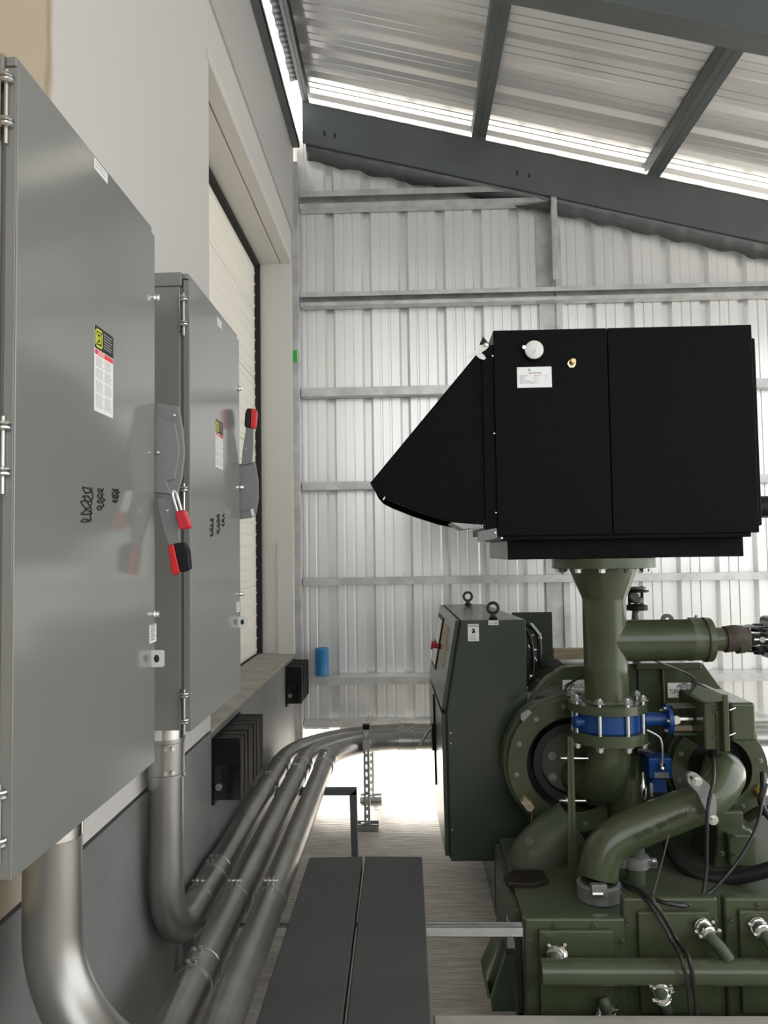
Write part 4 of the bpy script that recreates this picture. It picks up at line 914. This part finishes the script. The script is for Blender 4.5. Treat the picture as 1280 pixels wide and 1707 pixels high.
# ================================================================== CONTROL PANEL
cpn = thing('control_panel', 'tall dark green control panel with sloped door and two lifting eyes', 'control panel', (.45, 4.5, .27))
YN, YF_ = 4.00, 5.17
near = [(769, 1034), (876, 1035), (884, 1120), (886, 1436), (752, 1436), (745, 1187)]
far = [(740, 1007), (816, 1006)]
N = [W(x, y, Y=YN) for x, y in near]
zt_n = N[0].z; N[1].z = zt_n; xr = N[1].x; N[2] = V(xr, YN, N[2].z); N[3] = V(xr, YN, N[4].z)
sh = W(740, 1007, Y=YF_).x-N[0].x
Fp = [V(p.x+sh, YF_, p.z) for p in N]; 
for i in (1, 2, 3): Fp[i].x = N[i].x-.10
b = MB(); b.loft([N, Fp]); b.build('enclosure', 'panel', cpn, bevel=.004)
def dplane(i, j, a0_, a1_, t0, t1, off, th, name, m, bev=.002, par=None):
    """slab on the door side between profile points i and j; a along the depth, t down the slope"""
    P = lambda a, t: (N[i].lerp(N[j], t)).lerp(Fp[i].lerp(Fp[j], t), a)
    e1 = (Fp[i]-N[i]).normalized(); e2 = (N[j]-N[i]).normalized(); nn = e1.cross(e2).normalized()
    if nn.x > 0: nn = -nn
    q = [P(a0_, t0), P(a1_, t0), P(a1_, t1), P(a0_, t1)]
    return MB().prism([p+nn*off for p in q], nn*th).build(name, m, par or cpn, bevel=bev), nn, P
ud_, nn, P = dplane(0, 5, .012, .985, .01, .985, .006, .022, 'upper_door', 'panel')
ld_, nn2, P2 = dplane(5, 4, .012, .985, .015, .97, .006, .022, 'lower_door', 'panel')
dplane(0, 5, .004, .99, .0, 1., 0, .006, 'door_gasket', 'seal', 0); dplane(5, 4, .004, .99, 0, .98, 0, .006, 'door_gasket', 'seal', 0)
dplane(0, 5, .60, .92, .12, .78, .028, .006, 'screen_frame', 'blackin', par=ud_); dplane(0, 5, .63, .89, .16, .46, .034, .001, 'screen', 'white', 0, ud_); dplane(0, 5, .63, .89, .52, .74, .034, .001, 'keypad', 'alu', 0, ud_)
dplane(0, 5, .22, .45, .15, .62, .028, .002, 'instruction_label', 'tan', 0, ud_)
q = P(.60, .48)+nn*.034; MB().lathe(q, nn, [(0, .016), (.03, .016), (.032, .026), (.045, .026)], 20).build('stop_button', 'lockred', ud_)
# door latch rod & handle
q0 = P2(.5, .02)+nn2*.032; q1 = P2(.5, .72)+nn2*.032
MB().cyl(q0, q1, .005, n=8).build('latch_rod', 'blackin', ld_)
h0 = W(722, 1247, Y=4.5); h1 = W(727, 1292, Y=4.5); MB().cyl(q0.lerp(q1, .33), q0.lerp(q1, .62), .017, n=12).build('latch_handle', 'blackin', ld_)
a = q0.lerp(q1, .36); MB().tube(smooth_path([a, a+nn2*.04-V(0, 0, .03), a+nn2*.085-V(0, .02, .10)], 6), .009, n=10).build('latch_lever', 'castalu', ld_)
for y in (1222, 1239, 1384): p = W(750, y, Y=YN-.002); MB().lathe((N[4].x+.01, YN, p.z), (0, -1, 0), [(0, .006), (.004, .006), (.007, .003)], 10).build('screw', 'chrome', cpn)
# lifting eyes
def eye(p, par):
    b = MB(); c = p+V(0, 0, .056); n_ = 24; R_ = []
    for k in range(n_):
        a = 2*PI*k/n_; d = V(math.cos(a), 0, math.sin(a)); R_.append([c+d*(.027+.008*math.cos(2*PI*j/10))+V(0, 1, 0)*.008*math.sin(2*PI*j/10) for j in range(10)])
    b.loft(R_, close=True); b.lathe(p, (0, 0, 1), [(0, .022), (.006, .024), (.012, .016), (.028, .012)], 18)
    return b.build('lifting_eye', 'rubber2', par)
e_ = W(822, 1031, Y=YN+.06); eye(V(e_.x, YN+.06, zt_n), cpn); e_ = W(780, 1007, Y=YF_-.08); eye(V(e_.x, YF_-.08, zt_n), cpn)
def plq(xa_, ya_, xb_, yb_, name='label_plate'):
    A = W(xa_, yb_, Y=YN); B = W(xb_, ya_, Y=YN); return A, B, MB().box((A.x, YN-.002, A.z), (B.x, YN, B.z)).build(name, 'white', cpn)
A, B, o_ = plq(780, 1040, 798, 1069)
text('DANGER', (A.x+.005, YN-.002, B.z-.014), (1, 0, 0), (0, 0, 1), .0125, 'ink', o_, ext=.0003, lift=.0005)
MB().tube(smooth_path([V(A.x+.022, YN-.003, A.z+.04), V(A.x+.034, YN-.003, A.z+.058), V(A.x+.024, YN-.003, A.z+.062), V(A.x+.036, YN-.003, A.z+.045), V(A.x+.02, YN-.003, A.z+.05)], 4), .0026, n=5).build('hazard_mark', 'ink', o_)
for k in range(4): MB().box((A.x+.006, YN-.0026, A.z+.006+.008*k), (B.x-.012-.006*(k % 2), YN-.002, A.z+.0085+.008*k)).build('small_print', 'ltgrey', o_)
A, B, o_ = plq(814, 1034, 831, 1042); text('L-12M', (A.x+.010, YN-.002, A.z+.006), (1, 0, 0), (0, 0, 1), .016, 'ink', o_, ext=.0003, lift=.0005)
MB().box((.42, 4.1, .0), (.50, 4.9, N[4].z)).build('mounting_plinth', 'panel', cpn)
# plate with hoses behind the panel
YP = 4.72
gp = thing('back_plate', 'flat dark green upright plate behind the control panel', 'plate', tuple(W(890, 1140, Y=YP)))
b = MB(); bx(b, YP, YP+.012, 853, 1021, 923, 1145); b.build('plate', 'panel', gp)
for i, (pts, r, m) in enumerate(((((878, 1040, 4.6), (894, 1052, 4.58), (899, 1072, 4.57), (899, 1110, 4.57), (896, 1150, 4.6)), .014, 'rubber2'), (((876, 1050, 4.62), (884, 1066, 4.6), (888, 1100, 4.6), (884, 1150, 4.62)), .011, 'rubber2'),
        (((880, 1075, 4.63), (890, 1095, 4.62), (905, 1120, 4.62), (902, 1150, 4.62)), .005, 'tube'))):
    P_ = [W(x, y, Y=Y) for x, y, Y in pts]; MB().tube(smooth_path(P_, 6), r, n=12).build('hose', m, gp)
for x, y in ((885, 1060), (888, 1084), (882, 1128), (897, 1064)): c = W(x, y, Y=4.55); MB().lathe(c, (1, 0, .2), [(0, .008), (.005, .012), (.016, .012), (.02, .007)], 12).build('hose_fitting', 'chrome', gp)
MB().prism(pp(4.54, (884, 1040), (888, 1039), (903, 1058), (901, 1062)), (0, .03, 0)).build('bracket_strip', 'alu', gp)
# tan board on the gear case
A = W(923, 1106, Y=4.55); B = W(975, 1080, Y=4.2)
zc_ = max((W(x, y, Y=3.995).z for x, y in i2))
q0 = W(923, 1100, Y=4.30); q1 = W(985, 1100, Y=4.30)
b = MB().box((q0.x, 4.30, zc_+.003), (q1.x, 4.34, W(950, 1081, Y=4.30).z)); b.build('wood_board', 'tan', bevel=.003)
o = bpy.data.objects['wood_board']; tag(o, 'tan wooden board with a dark knot standing on the compressor behind the riser', 'wooden board')
